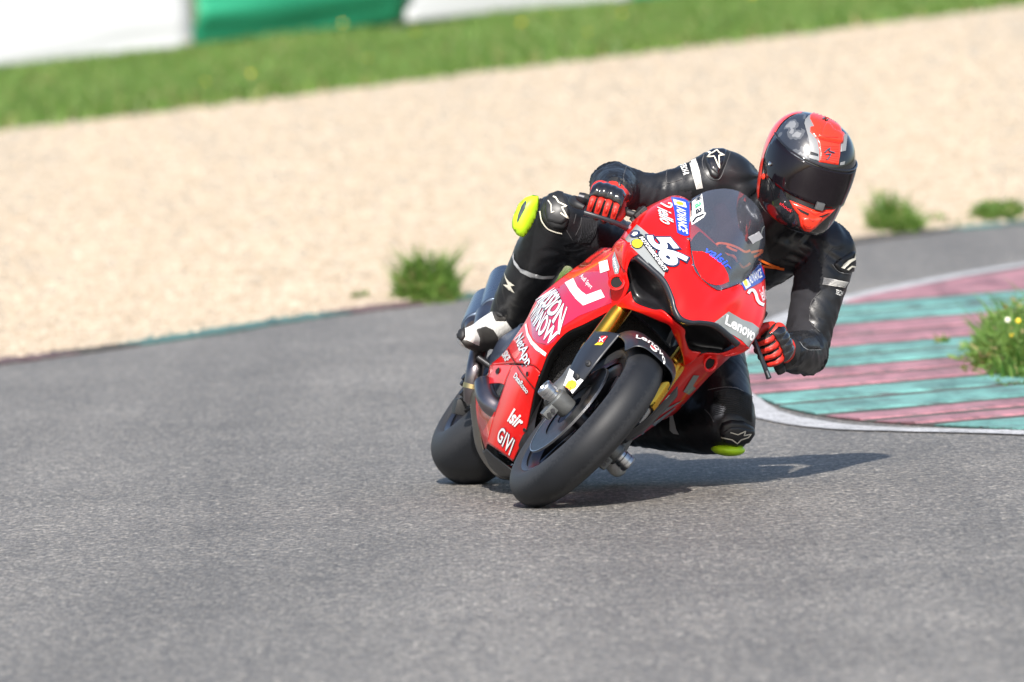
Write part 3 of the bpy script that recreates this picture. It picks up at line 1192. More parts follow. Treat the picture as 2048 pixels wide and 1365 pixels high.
# windscreen
SCR = [
    [(0, 1.412, .864), (0, 1.335, .962), (0, 1.225, 1.065), (0, 1.12, 1.130), (0, 1.045, 1.166)],
    [(.030, 1.404, .867), (.030, 1.325, .962), (.036, 1.217, 1.060), (.040, 1.115, 1.125), (.042, 1.045, 1.160)],
    [(.055, 1.388, .878), (.062, 1.305, .965), (.072, 1.20, 1.045), (.078, 1.11, 1.103), (.080, 1.05, 1.138)],
    [(.099, 1.306, .934), (.107, 1.245, .982), (.114, 1.172, 1.030), (.117, 1.11, 1.070), (.115, 1.06, 1.100)],
    [(.121, 1.22, .983), (.128, 1.18, 1.006), (.132, 1.135, 1.030), (.134, 1.10, 1.052), (.132, 1.075, 1.068)],
    [(.137, 1.115, 1.033), (.139, 1.105, 1.037), (.140, 1.095, 1.041), (.140, 1.088, 1.046), (.139, 1.082, 1.051)],
]
SCR = [[tuple(Vector(r[0]) + (Vector(r[0]) - Vector(r[1])) * .10)] + r for r in SCR]
sf = [[tuple(mir(p)) for p in r] for r in SCR[:0:-1]] + SCR
glass = bpy.data.materials.new('tinted_screen')
glass.use_nodes = True
n_, l_ = glass.node_tree.nodes, glass.node_tree.links
for x in list(n_):
    if x.type == 'BSDF_PRINCIPLED':
        n_.remove(x)
tr = n_.new('ShaderNodeBsdfTransparent'); tr.inputs[0].default_value = (.62, .64, .72, 1)
gs = n_.new('ShaderNodeBsdfGlossy'); gs.inputs['Roughness'].default_value = .04; gs.inputs[0].default_value = (.9, .9, 1, 1)
fr = n_.new('ShaderNodeFresnel'); fr.inputs[0].default_value = 2.3
mxs = n_.new('ShaderNodeMixShader')
l_.new(fr.outputs[0], mxs.inputs[0]); l_.new(tr.outputs[0], mxs.inputs[1]); l_.new(gs.outputs[0], mxs.inputs[2])
df = n_.new('ShaderNodeBsdfDiffuse'); df.inputs[0].default_value = (.46, .50, .60, 1)
mx2 = n_.new('ShaderNodeMixShader'); mx2.inputs[0].default_value = .08
l_.new(mxs.outputs[0], mx2.inputs[1]); l_.new(df.outputs[0], mx2.inputs[2])
l_.new(mx2.outputs[0], n_['Material Output'].inputs[0])
screen = grid_mesh('windscreen', grid_surface(sf, 70, 40), glass, moto)
screen.data.transform(Matrix.Translation((0, .002, .003)))
red_tint = bpy.data.materials.new('screen_cowl_reflection')
red_tint.use_nodes = True
for p in ((.099, 1.306, .934), (.052, 1.387, .876), (.138, 1.10, 1.038)):
    for sx in (1, -1):
        c = Vector((p[0] * sx * 1.03, p[1], p[2] - .004))
        nrm = Vector((sx * .5, .45, .75)).normalized()
        b = lathe('screen_bolt', [(0, .0068), (.004, .0066), (.0055, .004), (.0055, 0)], chrome, screen, 14, 'Z')
        b.data.transform(Matrix.Translation(c) @ nrm.to_track_quat('Z', 'Y').to_matrix().to_4x4())
# instrument and stay behind the screen
bm = bmesh.new()
box_bm(bm, (0, 1.20, .945), (.15, .035, .09), Matrix.Rotation(.9, 3, 'X'), .01)
bm_obj('instrument_panel', bm, black_pl, moto, angle=35)
bm = bmesh.new()
for x in (-.05, .05):
    box_bm(bm, (x, 1.30, .86), (.014, .18, .016), Matrix.Rotation(-.3, 3, 'X'), .003)
box_bm(bm, (0, 1.36, .83), (.2, .02, .03), None, .004)
bm_obj('fairing_stay', bm, dark_metal, moto, angle=35)

# side fairing: rows from the duct down to the belly; front edge, bevel, middle, rear edge
SF = [
    [(.212, 1.345, .775), (.226, 1.30, .775), (.238, 1.20, .775), (.245, 1.02, .765)],
    [(.186, 1.345, .731), (.212, 1.29, .730), (.236, 1.18, .722), (.252, .99, .708)],
    [(.150, 1.335, .700), (.190, 1.285, .690), (.234, 1.15, .675), (.262, .955, .650)],
    [(.136, 1.285, .640), (.172, 1.255, .640), (.236, 1.10, .622), (.268, .92, .600)],
    [(.158, 1.205, .555), (.186, 1.18, .560), (.240, 1.05, .555), (.270, .87, .535)],
    [(.177, 1.15, .500), (.200, 1.13, .508), (.235, 1.00, .495), (.244, .80, .470)],
    [(.178, 1.12, .455), (.202, 1.10, .460), (.226, .96, .440), (.224, .72, .405)],
    [(.172, 1.10, .412), (.196, 1.08, .415), (.214, .93, .392), (.210, .65, .360)],
    [(.150, 1.075, .360), (.176, 1.055, .362), (.198, .90, .345), (.206, .57, .315)],
]
SFL = [
    [(.150, 1.075, .358), (.176, 1.055, .360), (.186, .97, .352), (.196, .86, .338)],
    [(.130, 1.05, .318), (.158, 1.03, .320), (.172, .94, .314), (.182, .83, .305)],
    [(.090, 1.00, .262), (.124, .975, .262), (.145, .90, .258), (.156, .80, .252)],
    [(.045, .945, .196), (.082, .92, .192), (.108, .85, .190), (.120, .75, .186)],
    [(.008, .86, .118), (.040, .84, .118), (.066, .78, .118), (.078, .70, .120)],
]
# rear pieces above and below the exhaust opening (right) / closed (left)
SFU = [
    [(.196, .86, .338), (.203, .74, .328), (.207, .64, .318), (.206, .57, .315)],
    [(.182, .83, .305), (.190, .72, .296), (.192, .62, .285), (.182, .53, .278)],
    [(.170, .81, .279), (.176, .75, .277), (.183, .65, .264), (.182, .52, .245)],
]
SFB = [
    [(.128, .772, .206), (.130, .70, .200), (.142, .60, .206), (.176, .50, .226)],
    [(.120, .75, .186), (.118, .68, .178), (.122, .58, .174), (.130, .49, .180)],
    [(.098, .725, .150), (.094, .65, .146), (.088, .56, .142), (.088, .47, .150)],
    [(.078, .70, .120), (.066, .64, .116), (.050, .56, .112), (.045, .48, .122)],
]
fair = {}
for sx, nm in ((1, 'side_fairing'), (-1, 'side_fairing')):
    a = grid_mesh(nm, mirror_grid(grid_surface(SF, 70, 40), sx), red, moto, thick=.004)
    b = grid_mesh('lower_fairing', mirror_grid(grid_surface(SFL, 50, 26), sx), red, moto, thick=.004)
    c = grid_mesh('fairing_tail_panel', mirror_grid(grid_surface(SFU, 24, 30), sx), red, moto, thick=.004)
    d = grid_mesh('belly_panel', mirror_grid(grid_surface(SFB, 30, 30), sx), red, moto, thick=.004)
    # inner liners, dark, running back from the wheel arch
    ln = []
    for r in SF[2:] + SFL[1:]:
        f = Vector((r[0][0] * sx, r[0][1], r[0][2]))
        ln.append([f + Vector((-.002 * sx, -.004, 0)), f + Vector((-.035 * sx, -.06, 0)), f + Vector((-.04 * sx, -.2, 0))])
    grid_mesh('inner_liner', grid_surface(ln, 50, 8), black_pl, moto, thick=.003)
    fair[sx] = (a, b, c, d)
# duct mouth set into the upper front corner
for sx in (1, -1):
    c = Vector((.186 * sx, 1.318, .692))
    nrm = Vector((.50 * sx, .86, .08)).normalized()
    o = lathe('duct_mouth', [(.004, .026), (.0055, .022), (.003, .0185), (-.012, .017), (-.014, .0)], red, moto, 28, 'Z')
    o.data.transform(Matrix.Translation(c) @ nrm.to_track_quat('Z', 'Y').to_matrix().to_4x4())
    o2 = lathe('duct_bore', [(-.002, .0178), (-.002, 0)], M('void_black', (.004, .004, .004), .9), o, 24, 'Z')
    o2.data.transform(Matrix.Translation(c) @ nrm.to_track_quat('Z', 'Y').to_matrix().to_4x4())

# chin strip between the intakes and the wheel arch
CH = [  # lower edge, middle, upper edge
    [(0, 1.425, .690), (0, 1.442, .697), (0, 1.452, .706)],
    [(.030, 1.402, .681), (.034, 1.425, .694), (.044, 1.435, .708)],
    [(.072, 1.362, .669), (.070, 1.385, .682), (.064, 1.402, .694)],
    [(.110, 1.320, .654), (.110, 1.335, .668), (.108, 1.342, .681)],
    [(.137, 1.284, .637), (.142, 1.318, .662), (.140, 1.338, .697)],
]
ch = [[tuple(mir(p)) for p in r] for r in CH[:0:-1]] + CH
grid_mesh('chin_strip', grid_surface(ch, 80, 10), red, moto, thick=.005)
# black intake pockets
for sx in (1, -1):
    IN = [
        [(.196, 1.375, .779), (.160, 1.405, .780), (.100, 1.448, .772), (.050, 1.480, .742), (.012, 1.500, .716)],
        [(.196, 1.32, .765), (.150, 1.32, .755), (.100, 1.34, .748), (.055, 1.37, .730), (.022, 1.43, .712)],
        [(.190, 1.31, .745), (.140, 1.29, .715), (.100, 1.30, .705), (.062, 1.35, .712), (.035, 1.41, .708)],
        [(.186, 1.338, .731), (.139, 1.332, .697), (.108, 1.338, .683), (.064, 1.398, .695), (.044, 1.430, .708)],
    ]
    A = mirror_grid(grid_surface(IN, 20, 30), sx)
    grid_mesh('air_intake', A, M('intake_black', (.010, .010, .012), .35, coat=.3, vary=.2, vscale=30), moto, thick=.002)

# radiator and the dark mass of engine behind the wheel
RD = [[(-.150, 1.10, .66), (0, 1.12, .67), (.150, 1.10, .66)], [(-.150, 1.04, .47), (0, 1.06, .47), (.150, 1.04, .47)], [(-.10, .97, .30), (0, .98, .29), (.10, .97, .30)], [(-.02, .88, .19), (0, .885, .18), (.02, .88, .19)]]
grid_mesh('radiator', grid_surface(RD, 20, 20), mesh_m, moto, thick=.03, off=-1)
EN = []
for y, w, z0, z1 in ((1.0, .11, .20, .82), (.85, .16, .13, .84), (.65, .17, .12, .82), (.48, .14, .14, .75), (.40, .10, .2, .66)):
    EN.append([(w * math.cos(a) * (1 if abs(math.cos(a)) < .8 else 1), y, (z0 + z1) / 2 + (z1 - z0) / 2 * math.sin(a)) for a in np.linspace(0, 2 * math.pi, 17)])
grid_mesh('engine', grid_surface(EN, 30, 48), dark_metal, moto)
# belly cover with drain plug (heat stained), wraps the rear underside
BC = [
    [(.180, .50, .300), (.186, .44, .262), (.160, .40, .25)],
    [(.172, .505, .235), (.172, .43, .215), (.150, .38, .21)],
    [(.118, .495, .176), (.116, .42, .160), (.100, .37, .16)],
    [(.050, .485, .116), (.052, .42, .106), (.045, .37, .12)],
    [(-.010, .52, .086), (-.012, .44, .082), (-.012, .39, .10)],
    [(-.055, .56, .085), (-.066, .46, .084), (-.060, .40, .10)],
    [(-.10, .54, .13), (-.115, .46, .13), (-.10, .40, .14)],
]
grid_mesh('belly_cover', grid_surface(BC, 50, 16), heat_carbon, moto, thick=.004)
BC2 = [
    [(.066, .66, .106), (.052, .58, .100), (.044, .48, .112)],
    [(.02, .80, .098), (.015, .62, .086), (-.004, .50, .086)],
    [(-.03, .84, .098), (-.03, .66, .080), (-.05, .54, .084)],
    [(-.066, .70, .11), (-.066, .62, .10), (-.09, .50, .115)],
]
grid_mesh('belly_keel', grid_surface(BC2, 24, 20), M('keel_black', (.02, .02, .02), .5, vary=.3, vscale=30), moto, thick=.004)
q = P(995, 928, Y=.60)
o = lathe('drain_plug', [(0, .012), (.004, .0125), (.007, .010), (.007, .004), (.004, .003), (.004, 0)], cast, moto, 18, 'Z')
o.data.transform(Matrix.Translation(q) @ Vector((.25, .8, -.55)).to_track_quat('Z', 'Y').to_matrix().to_4x4())

# exhaust
ex = tube('exhaust_pipe', [P(1050, 828, Y=.78), P(1022, 825, Y=.745), P(1000, 820, Y=.715), P(982, 808, Y=.69), P(972, 790, Y=.655), P(967, 768, Y=.60)], [.030, .031, .032, .033, .032, .029], titan, moto, seg=28, n=40)
tube('pipe_joint', [P(1028, 826, Y=.75), P(1022, 825, Y=.745)], .0335, dark_metal, ex, seg=28, n=2)
ex2 = tube('link_pipe', [P(944, 800, Y=.40), P(945, 775, Y=.42), P(951, 735, Y=.42), P(958, 700, Y=.36), P(965, 660, Y=.22), P(972, 630, Y=.10)], [.026, .027, .027, .028, .03, .032], titan, moto, seg=24, n=36)
tube('pipe_clamp', [P(944, 778, Y=.42), P(946, 768, Y=.42)], .0295, M('brass_clamp', (.55, .42, .20), .35, 1.0), ex2, seg=24, n=2)
muf_m = M('silencer_titanium', (.16, .20, .26), .28, .9, vary=.06, vscale=8, stretch=(1, 8, 1))
for (a, b, r) in ((P(948, 652, Y=.06), P(968, 602, Y=-.22), .047), (P(983, 622, Y=.0), P(1003, 556, Y=-.28), .047)):
    d = (b - a).normalized()
    m_ = tube('silencer', [a, a + d * .004, a + d * .02, a + d * .15, b], [r * .86, r * .97, r, r, r * .97], muf_m, moto, seg=32, n=30, flat=.8)
    tube('end_cap', [b - d * .004, b + d * .03], [r * .96, r * .75], carbon, m_, seg=32, n=4, flat=.8)
    tube('inlet_cone', [a - d * .03, a + d * .002], [r * .55, r * .8], titan, m_, seg=24, n=4, flat=.85)

# tail, seat, tank, frame
TK = []
for y, w, zc, h in ((.98, .13, .83, .08), (.90, .165, .86, .13), (.75, .165, .88, .15), (.60, .13, .86, .13), (.50, .10, .82, .09)):
    TK.append([(w * math.copysign(abs(math.cos(a)) ** .8, math.cos(a)), y, zc + h * math.copysign(abs(math.sin(a)) ** .8, math.sin(a))) for a in np.linspace(0, 2 * math.pi, 25)])
grid_mesh('fuel_tank', grid_surface(TK, 30, 48), red, moto)
SE = []
for y, w, zc, h in ((.52, .09, .80, .03), (.40, .13, .795, .04), (.22, .145, .805, .04), (.12, .12, .83, .045), (.05, .09, .86, .05)):
    SE.append([(w * math.cos(a), y, zc + h * math.sin(a)) for a in np.linspace(0, 2 * math.pi, 21)])
grid_mesh('seat', grid_surface(SE, 24, 32), M('seat_foam', (.02, .02, .02), .8, bump=.3, bscale=200), moto)
TL = []
for y, w, zc, h in ((.30, .12, .74, .05), (.10, .12, .79, .07), (-.10, .09, .84, .06), (-.25, .05, .88, .035), (-.30, .02, .89, .012)):
    TL.append([(w * math.cos(a), y, zc + h * math.sin(a)) for a in np.linspace(0, 2 * math.pi, 21)])
grid_mesh('tail_cowl', grid_surface(TL, 24, 32), red, moto)
tube('swingarm', [(-.15, .45, .36), (-.16, .25, .37), (-.15, .06, .345), (-.11, 0, .337)], [.045, .05, .045, .05], dark_metal, moto, seg=16, flat=1.2)
tube('subframe', [(.10, .5, .68), (.10, .2, .74), (.06, -.1, .80)], .015, dark_metal, moto, seg=10)
# rear caliper and its bracket, seen above the rear rim
q = P(922, 815, Y=.12)
bm = bmesh.new()
box_bm(bm, q, (.045, .07, .05), Matrix.Rotation(.5, 3, 'Y'), .01)
box_bm(bm, q + Vector((-.02, .05, .015)), (.025, .10, .03), Matrix.Rotation(.3, 3, 'X'), .007)
bm_obj('rear_caliper', bm, black_pl, moto, angle=35)
tube('brake_hose', [q + Vector((.02, .02, .02)), P(935, 790, Y=.25), P(931, 765, Y=.3), P(945, 740, Y=.35)], .005, black_pl, moto, seg=8)
for uu, vv, rr in ((934, 758, .012), (930, 770, .010), (928, 790, .009), (942, 745, .010)):
    q = P(uu, vv, Y=.33)
    tube('linkage_pivot', [q + Vector((-.012, 0, 0)), q + Vector((.014, .004, 0))], rr, dark_metal, moto, seg=12, n=2)
# foot pegs, heel guard / engine side cover
for sx in (1, -1):
    base = P(985, 736, Y=.47)
    tip = P(954, 714, Y=.45)
    base.x *= sx; tip.x *= sx
    pg = tube('foot_peg', [base, tip], .0085, black_pl, moto, seg=14, n=2)
    d = (tip - base)
    for k in range(9):
        c = base + d * (.25 + .08 * k)
        tube('peg_knurl', [c, c + d * .035], .0105, dark_metal, pg, seg=10, n=2)
    CV = [
        [P(1050, 648, Y=.62), P(1040, 652, Y=.66), P(1055, 668, Y=.72)],
        [P(1022, 664, Y=.56), P(1022, 680, Y=.64), P(1036, 692, Y=.70)],
        [P(1000, 680, Y=.50), P(1002, 705, Y=.60), P(1015, 712, Y=.65)],
        [P(983, 712, Y=.46), P(990, 728, Y=.55), P(1000, 728, Y=.60)],
        [P(977, 738, Y=.44), P(985, 742, Y=.52), P(995, 742, Y=.57)],
    ]
    A = np.array([[list(p) for p in r] for r in CV])
    A[:, :, 0] *= sx
    grid_mesh('side_cover', grid_surface([list(r) for r in A], 28, 14), navy_pl, moto, thick=.006)

# handlebars, levers, controls
for sx in (1, -1):
    i0 = Vector((sx * .13, 1.16, .945))
    i1 = Vector((sx * .40, 1.09, .835))
    hb = tube('handlebar', [i0, i1], .011, black_pl, moto, seg=16, n=2)
    d = (i1 - i0)
    tube('grip', [i0 + d * .52, i0 + d * .97], .016, M('grip_rubber', (.015, .015, .015), .8, bump=.6, bscale=300), hb, seg=18, n=2)
    tube('bar_end', [i0 + d * .97, i0 + d * 1.03], [.017, .014], dark_metal, hb, seg=16, n=2)
    bm = bmesh.new()
    box_bm(bm, i0 + d * .36 + Vector((0, .012, .004)), (.05, .045, .045), Matrix.Rotation(-.15 * sx, 3, 'Y'), .008)
    box_bm(bm, i0 + d * .36 + Vector((0, .034, .012)), (.036, .01, .022), Matrix.Rotation(-.15 * sx, 3, 'Y'), .003)
    sw = bm_obj('switch_block', bm, black_pl, hb, angle=35)
    if sx > 0:
        pts = [P(1262, 462, Y=1.195), P(1250, 455, Y=1.21), P(1226, 444, Y=1.225), P(1196, 434, Y=1.225), P(1168, 426, Y=1.215)]
    else:
        pts = [P(1496, 655, Y=1.195), P(1507, 680, Y=1.21), P(1518, 706, Y=1.225), P(1529, 733, Y=1.225), P(1538, 757, Y=1.215)]
    lv = tube('lever', pts, [.010, .009, .0075, .007, .0085], black_paint, hb, seg=12, n=24, flat=.75)
    if sx < 0:
        e = tube('lever_slot', [P(1533, 742, Y=1.226), P(1538, 755, Y=1.224)], .0034, alu, hb, seg=10, n=2)
    for t in (.2, .24):
        q = Vector(pts[0]).lerp(Vector(pts[1]), t * 2)
        tube('pivot_bolt', [q, q + Vector((0, .016, .006))], .006, chrome, hb, seg=12, n=2)
# lever guard at the right bar end
gd = tube('lever_guard', [P(1190, 410, Y=1.10), P(1165, 404, Y=1.15), P(1145, 400, Y=1.19), P(1150, 408, Y=1.24), P(1168, 416, Y=1.26)], [.010, .013, .014, .012, .008], black_pl, moto, seg=12, n=26, flat=.8)
# steering damper / brake reservoir
q = P(1275, 437, Y=1.13)
o = tube('brake_reservoir', [q + Vector((0, 0, -.018)), q + Vector((0, 0, .022))], .018, black_pl, moto, seg=20, n=2)
tube('reservoir_cap', [q + Vector((0, 0, .022)), q + Vector((0, 0, .03))], .019, dark_metal, o, seg=20, n=2)

# quarter-turn fasteners along the fairing edges
for u, v, Y in ((1236, 613, 1.29), (1150, 660, 1.15), (1078, 752, 1.05), (1050, 860, .95), (1120, 600, 1.0), (1090, 620, .95)):
    for o_ in fair[1][:2]:
        ok, loc, nor, _ = o_.ray_cast(BO, (P(u, v, Y=Y) - BO).normalized())
        if ok:
            if nor.dot(loc - BO) > 0:
                nor = -nor
            for sx in (1, -1):
                l2, n2 = Vector((loc.x * sx, loc.y, loc.z)), Vector((nor.x * sx, nor.y, nor.z))
                b = lathe('fastener', [(.001, .0065), (.0025, .006), (.003, .0035), (.0015, .003), (.0015, 0)], dark_metal, fair[sx][0], 14, 'Z')
                b.data.transform(Matrix.Translation(l2 + n2 * .001) @ n2.to_track_quat('Z', 'Y').to_matrix().to_4x4())
            break
# ------------------------------------------------------------------ rider
leather = M('black_leather', (.009, .0098, .012), .42, vary=.35, vscale=14, bump=.35, bscale=190, coat=.12, coat_rough=.25, bdist=.0012)
stretch_m = M('stretch_fabric', (.010, .010, .014), .85, vary=.2, vscale=60, bump=.4, bscale=400)
pad_m = M('moulded_pad', (.014, .0145, .016), .42, vary=.2, vscale=40)
gloss_black = M('gloss_black', (.008, .008, .010), .12, coat=1.0)
glove_red = M('glove_red', (.55, .022, .012), .5, vary=.12, vscale=60, bump=.2, bscale=300)
glove_black = M('glove_black', (.012, .012, .012), .6, vary=.2, vscale=50)
helm_black = M('helmet_black', (.008, .009, .011), .12, coat=1.0, coat_rough=.02)
helm_red = M('helmet_red', (.78, .035, .012), .28, coat=.8, vary=.05, vscale=10)
camo = M('helmet_camo', (.025, .028, .036), .25, coat=1.0, color2=(.20, .205, .215), vscale=22, detail=2)
camo.node_tree.nodes['Color Ramp'].color_ramp.interpolation = 'CONSTANT'
e_ = camo.node_tree.nodes['Color Ramp'].color_ramp.elements
e_[1].position = .58
k_ = e_.new(.46); k_.color = (.085, .09, .10, 1)
visor_m = M('dark_visor', (.006, .004, .006), .06, spec=.4)
silver_d = M('print_silver', (.24, .245, .25), .3, .2)
cream_d = M('logo_cream', (.66, .63, .53), .5)
band_m = M('reflective_grey', (.42, .43, .44), .45, vary=.12, vscale=30)
neon = M('neon_slider', (.52, .86, .02), .45, vary=.05, vscale=30)
boot_white = M('boot_white_mesh', (.62, .62, .60), .65, vary=.10, vscale=90, bump=.8, bscale=170, bdist=.002)
boot_grey = M('boot_grey', (.035, .033, .031), .6, vary=.2, vscale=50)
skin_m = M('skin', (.42, .20, .14), .5)
orange_d = M('print_orange', (.85, .17, .02), .5)

rider = empty('person', 'rider in black leather suit and red-black helmet hanging off the motorcycle, knee near asphalt', 'person', matrix=BM)
BM3 = BM.to_3x3()

def V3(*a):
    return Vector(a)
J = dict(
    pel=V3(-.13, .32, .88), belly=V3(-.14, .46, .99), chest=V3(-.135, .655, 1.125), neck=V3(-.14, .80, 1.215),
    shR=P(1450, 358, Y=.73), elR=P(1228, 372, Y=.82), wrR=P(1236, 384, Y=1.055),
    shL=P(1650, 500, Y=.76), elL=P(1612, 708, Y=.85), wrL=P(1572, 705, Y=1.05),
    hipR=V3(-.02, .36, .85), knR=P(1118, 440, Y=.60), anR=P(1010, 645, Y=.27),
    hipL=V3(-.24, .34, .85), knL=P(1452, 846, Y=.70), anL=V3(-.25, .27, .44),
)
# body as overlapping limbs fused into one skin
def fuse(name, chains, voxel, mat, parent, smooth=6, extra=()):
    bm = bmesh.new()
    for pts, rad, kw in chains:
        kw = dict(kw)
        v, f = tube_geo(pts, rad, seg=28, n=8 * len(pts), **kw)
        vs = [bm.verts.new(x) for x in v]
        for q in f:
            bm.faces.new([vs[i] for i in q])
        rr = rad if hasattr(rad, '__len__') else [rad] * len(pts)
        if not kw.get('flat'):
            for c, r in ((pts[0], rr[0]), (pts[-1], rr[-1])):
                bmesh.ops.create_uvsphere(bm, u_segments=20, v_segments=12, radius=r * .99, matrix=Matrix.Translation(Vector(c)))
    for c, s in extra:
        bmesh.ops.create_uvsphere(bm, u_segments=24, v_segments=16, radius=1, matrix=Matrix.Translation(Vector(c)) @ Matrix.Diagonal((*s, 1)))
    o = bm_obj(name, bm, mat, parent)
    m = o.modifiers.new('r', 'REMESH')
    m.mode = 'VOXEL'
    m.voxel_size = voxel
    m.use_smooth_shade = True
    s = o.modifiers.new('s', 'SMOOTH')
    s.iterations = smooth
    s.factor = .5
    bpy.context.view_layer.update()
    dg = bpy.context.evaluated_depsgraph_get()
    me = bpy.data.meshes.new_from_object(o.evaluated_get(dg))
    o.modifiers.clear()
    o.data = me
    me.materials.clear()
    me.materials.append(mat)
    me.polygons.foreach_set('use_smooth', [True] * len(me.polygons))
    return o

lat = (J['shR'] - J['shL']).normalized()
chains = [
    ([J['pel'] - V3(0, .10, .0), J['pel'], J['belly'], J['chest'], J['neck'] - V3(0, .02, .0)], [.11, .125, .115, .125, .085], dict(flat=[1.25, 1.35, 1.25, 1.4, 1.6], up=tuple(lat))),
    ([J['neck'] - V3(0, .05, .05), J['neck'] + V3(.01, .05, .05)], [.075, .062], {}),
    ([J['chest'].lerp(J['shR'], .35), J['shR'], P(1388, 372, Y=.76), P(1302, 388, Y=.795), J['elR']], [.105, .088, .075, .060, .066], {}),
    ([J['elR'], J['elR'].lerp(J['wrR'], .45), J['wrR']], [.072, .064, .045], {}),
    ([J['chest'].lerp(J['shL'], .35), J['shL'], J['shL'].lerp(J['elL'], .4), J['shL'].lerp(J['elL'], .75), J['elL']], [.105, .088, .080, .070, .066], {}),
    ([J['elL'], J['elL'].lerp(J['wrL'], .5), J['wrL']], [.068, .062, .044], {}),
    ([J['hipR'], J['hipR'].lerp(J['knR'], .4), J['hipR'].lerp(J['knR'], .78), J['knR']], [.115, .112, .096, .084], {}),
    ([J['knR'], J['knR'].lerp(J['anR'], .28), J['knR'].lerp(J['anR'], .60), J['knR'].lerp(J['anR'], .88), J['anR']], [.084, .082, .074, .062, .052], {}),
    ([J['hipL'], J['hipL'].lerp(J['knL'], .4), J['hipL'].lerp(J['knL'], .75), J['knL']], [.112, .108, .098, .092], {}),
    ([J['knL'], J['knL'].lerp(J['anL'], .3), J['knL'].lerp(J['anL'], .6), J['anL']], [.092, .090, .076, .052], {}),
]
# aero hump between the shoulders
extra = [(J['neck'] + V3(.01, -.13, .06), (.085, .12, .06))]
body = fuse('body', chains, .0075, leather, rider, 5, extra)

# creases in the leather, strongest round the bends
SEG = [('shR', 'elR', .0045), ('elR', 'wrR', .006), ('shL', 'elL', .0045), ('elL', 'wrL', .006), ('hipR', 'knR', .006), ('knR', 'anR', .0035), ('hipL', 'knL', .005), ('knL', 'anL', .0035), ('pel', 'chest', .005), ('chest', 'neck', .003)]
me = body.data
co = np.empty(len(me.vertices) * 3)
me.vertices.foreach_get('co', co)
co = co.reshape(-1, 3)
no = np.empty(len(me.vertices) * 3)
me.vertices.foreach_get('normal', no)
no = no.reshape(-1, 3)
best = np.full(len(co), 9.0)
info = np.zeros((len(co), 4))
for k, (a, b, amp) in enumerate(SEG):
    A, B_ = np.array(J[a]), np.array(J[b])
    d = B_ - A
    L = np.linalg.norm(d)
    t = np.clip((co - A) @ d / L ** 2, 0, 1)
    q = co - (A + t[:, None] * d)
    r = np.linalg.norm(q, axis=1)
    dn = d / L
    e1 = np.cross(dn, [.3, .2, .9]); e1 /= np.linalg.norm(e1)
    e2 = np.cross(dn, e1)
    ang = np.arctan2(q @ e2, q @ e1)
    m = r < best
    best[m] = r[m]
    w = amp * (.35 + .65 * np.abs(2 * t - 1) ** 1.5)
    info[m] = np.stack([t * L, ang, w, np.full(len(co), k)], 1)[m]
calm = np.ones(len(co))
for c_, rad_ in ((J['knR'] + V3(.02, .06, .02), .11), (J['knL'] + V3(-.02, .06, -.01), .12), (J['shR'] + V3(.03, .04, .05), .07), (J['shL'] + V3(-.06, .03, .0), .06), (J['knL'].lerp(J['hipL'], .3) + V3(0, .06, 0), .10), (J['knR'].lerp(J['hipR'], .35) + V3(0, .06, 0), .08)):
    d_ = np.linalg.norm(co - np.array(c_), axis=1)
    calm = np.minimum(calm, .12 + .88 * np.clip((d_ - rad_ * .75) / (rad_ * .5), 0, 1))
dsp = np.zeros(len(co))
for i in range(len(co)):
    s, a, w, k = info[i]
    p = co[i]
    v1 = noise.noise(Vector((s * 30 + k * 7 + 2.2 * math.sin(a + s * 9), math.cos(a) * 1.1 + p[0] * 5, math.sin(a) * 1.1 + p[2] * 5)))
    v2 = noise.noise(Vector((p[0] * 16, p[1] * 16 + s * 14, p[2] * 16)))
    v3 = noise.noise(Vector((p[0] * 8 + 3, p[1] * 8, p[2] * 8 + s * 10)))
    dsp[i] = calm[i] * w * 1.7 * ((1 - abs(v1) * 2.2) * .85 + v2 * .7 + v3 * 1.1 - .3)
co2 = co + no * dsp[:, None]
me.vertices.foreach_set('co', co2.ravel())
me.update()
# waterproof grouping of panels: stretch fabric on the inner sides of joints
me.materials.append(stretch_m)
info_t = info
pc = np.empty(len(me.polygons) * 3)
me.polygons.foreach_get('center', pc)
pc = pc.reshape(-1, 3)

# ------------------------------------------------------------------ helmet
HC = P(1613, 340, Y=.955)
hy, hp, hr = math.radians(17), math.radians(22), math.radians(17.5)
fw_ = Vector((math.sin(hy) * math.cos(hp), -math.cos(hy) * math.cos(hp), -math.sin(hp)))
up_ = (Vector((0, 0, 1)) - fw_ * fw_.z).normalized()
rt_ = fw_.cross(up_)            # wearer's right
rot = Matrix.Rotation(hr, 3, fw_)
up_, rt_ = rot @ up_, rot @ rt_
if up_.x < 0:
    rot = Matrix.Rotation(-2 * hr, 3, fw_)
    up_, rt_ = rot @ up_, rot @ rt_
HW = Matrix(((rt_.x, fw_.x, up_.x, 0), (rt_.y, fw_.y, up_.y, 0), (rt_.z, fw_.z, up_.z, 0), (0, 0, 0, 1)))
HM = Matrix.Translation(HC) @ (BM.to_3x3().inverted() @ HW.to_3x3()).to_4x4() @ Matrix.Diagonal((1.01, 1.06, 1.04, 1))
SEC = [  # z, front, back, half width
    (-.150, .128, -.060, .078), (-.140, .150, -.082, .096), (-.115, .164, -.108, .110), (-.075, .164, -.130, .119), (-.03, .154, -.150, .1255),
    (.02, .147, -.163, .1285), (.068, .134, -.160, .1245), (.108, .106, -.140, .109), (.137, .070, -.104, .083), (.153, .030, -.056, .046), (.158, .004, -.012, .010)]
NT = 96
rows = []
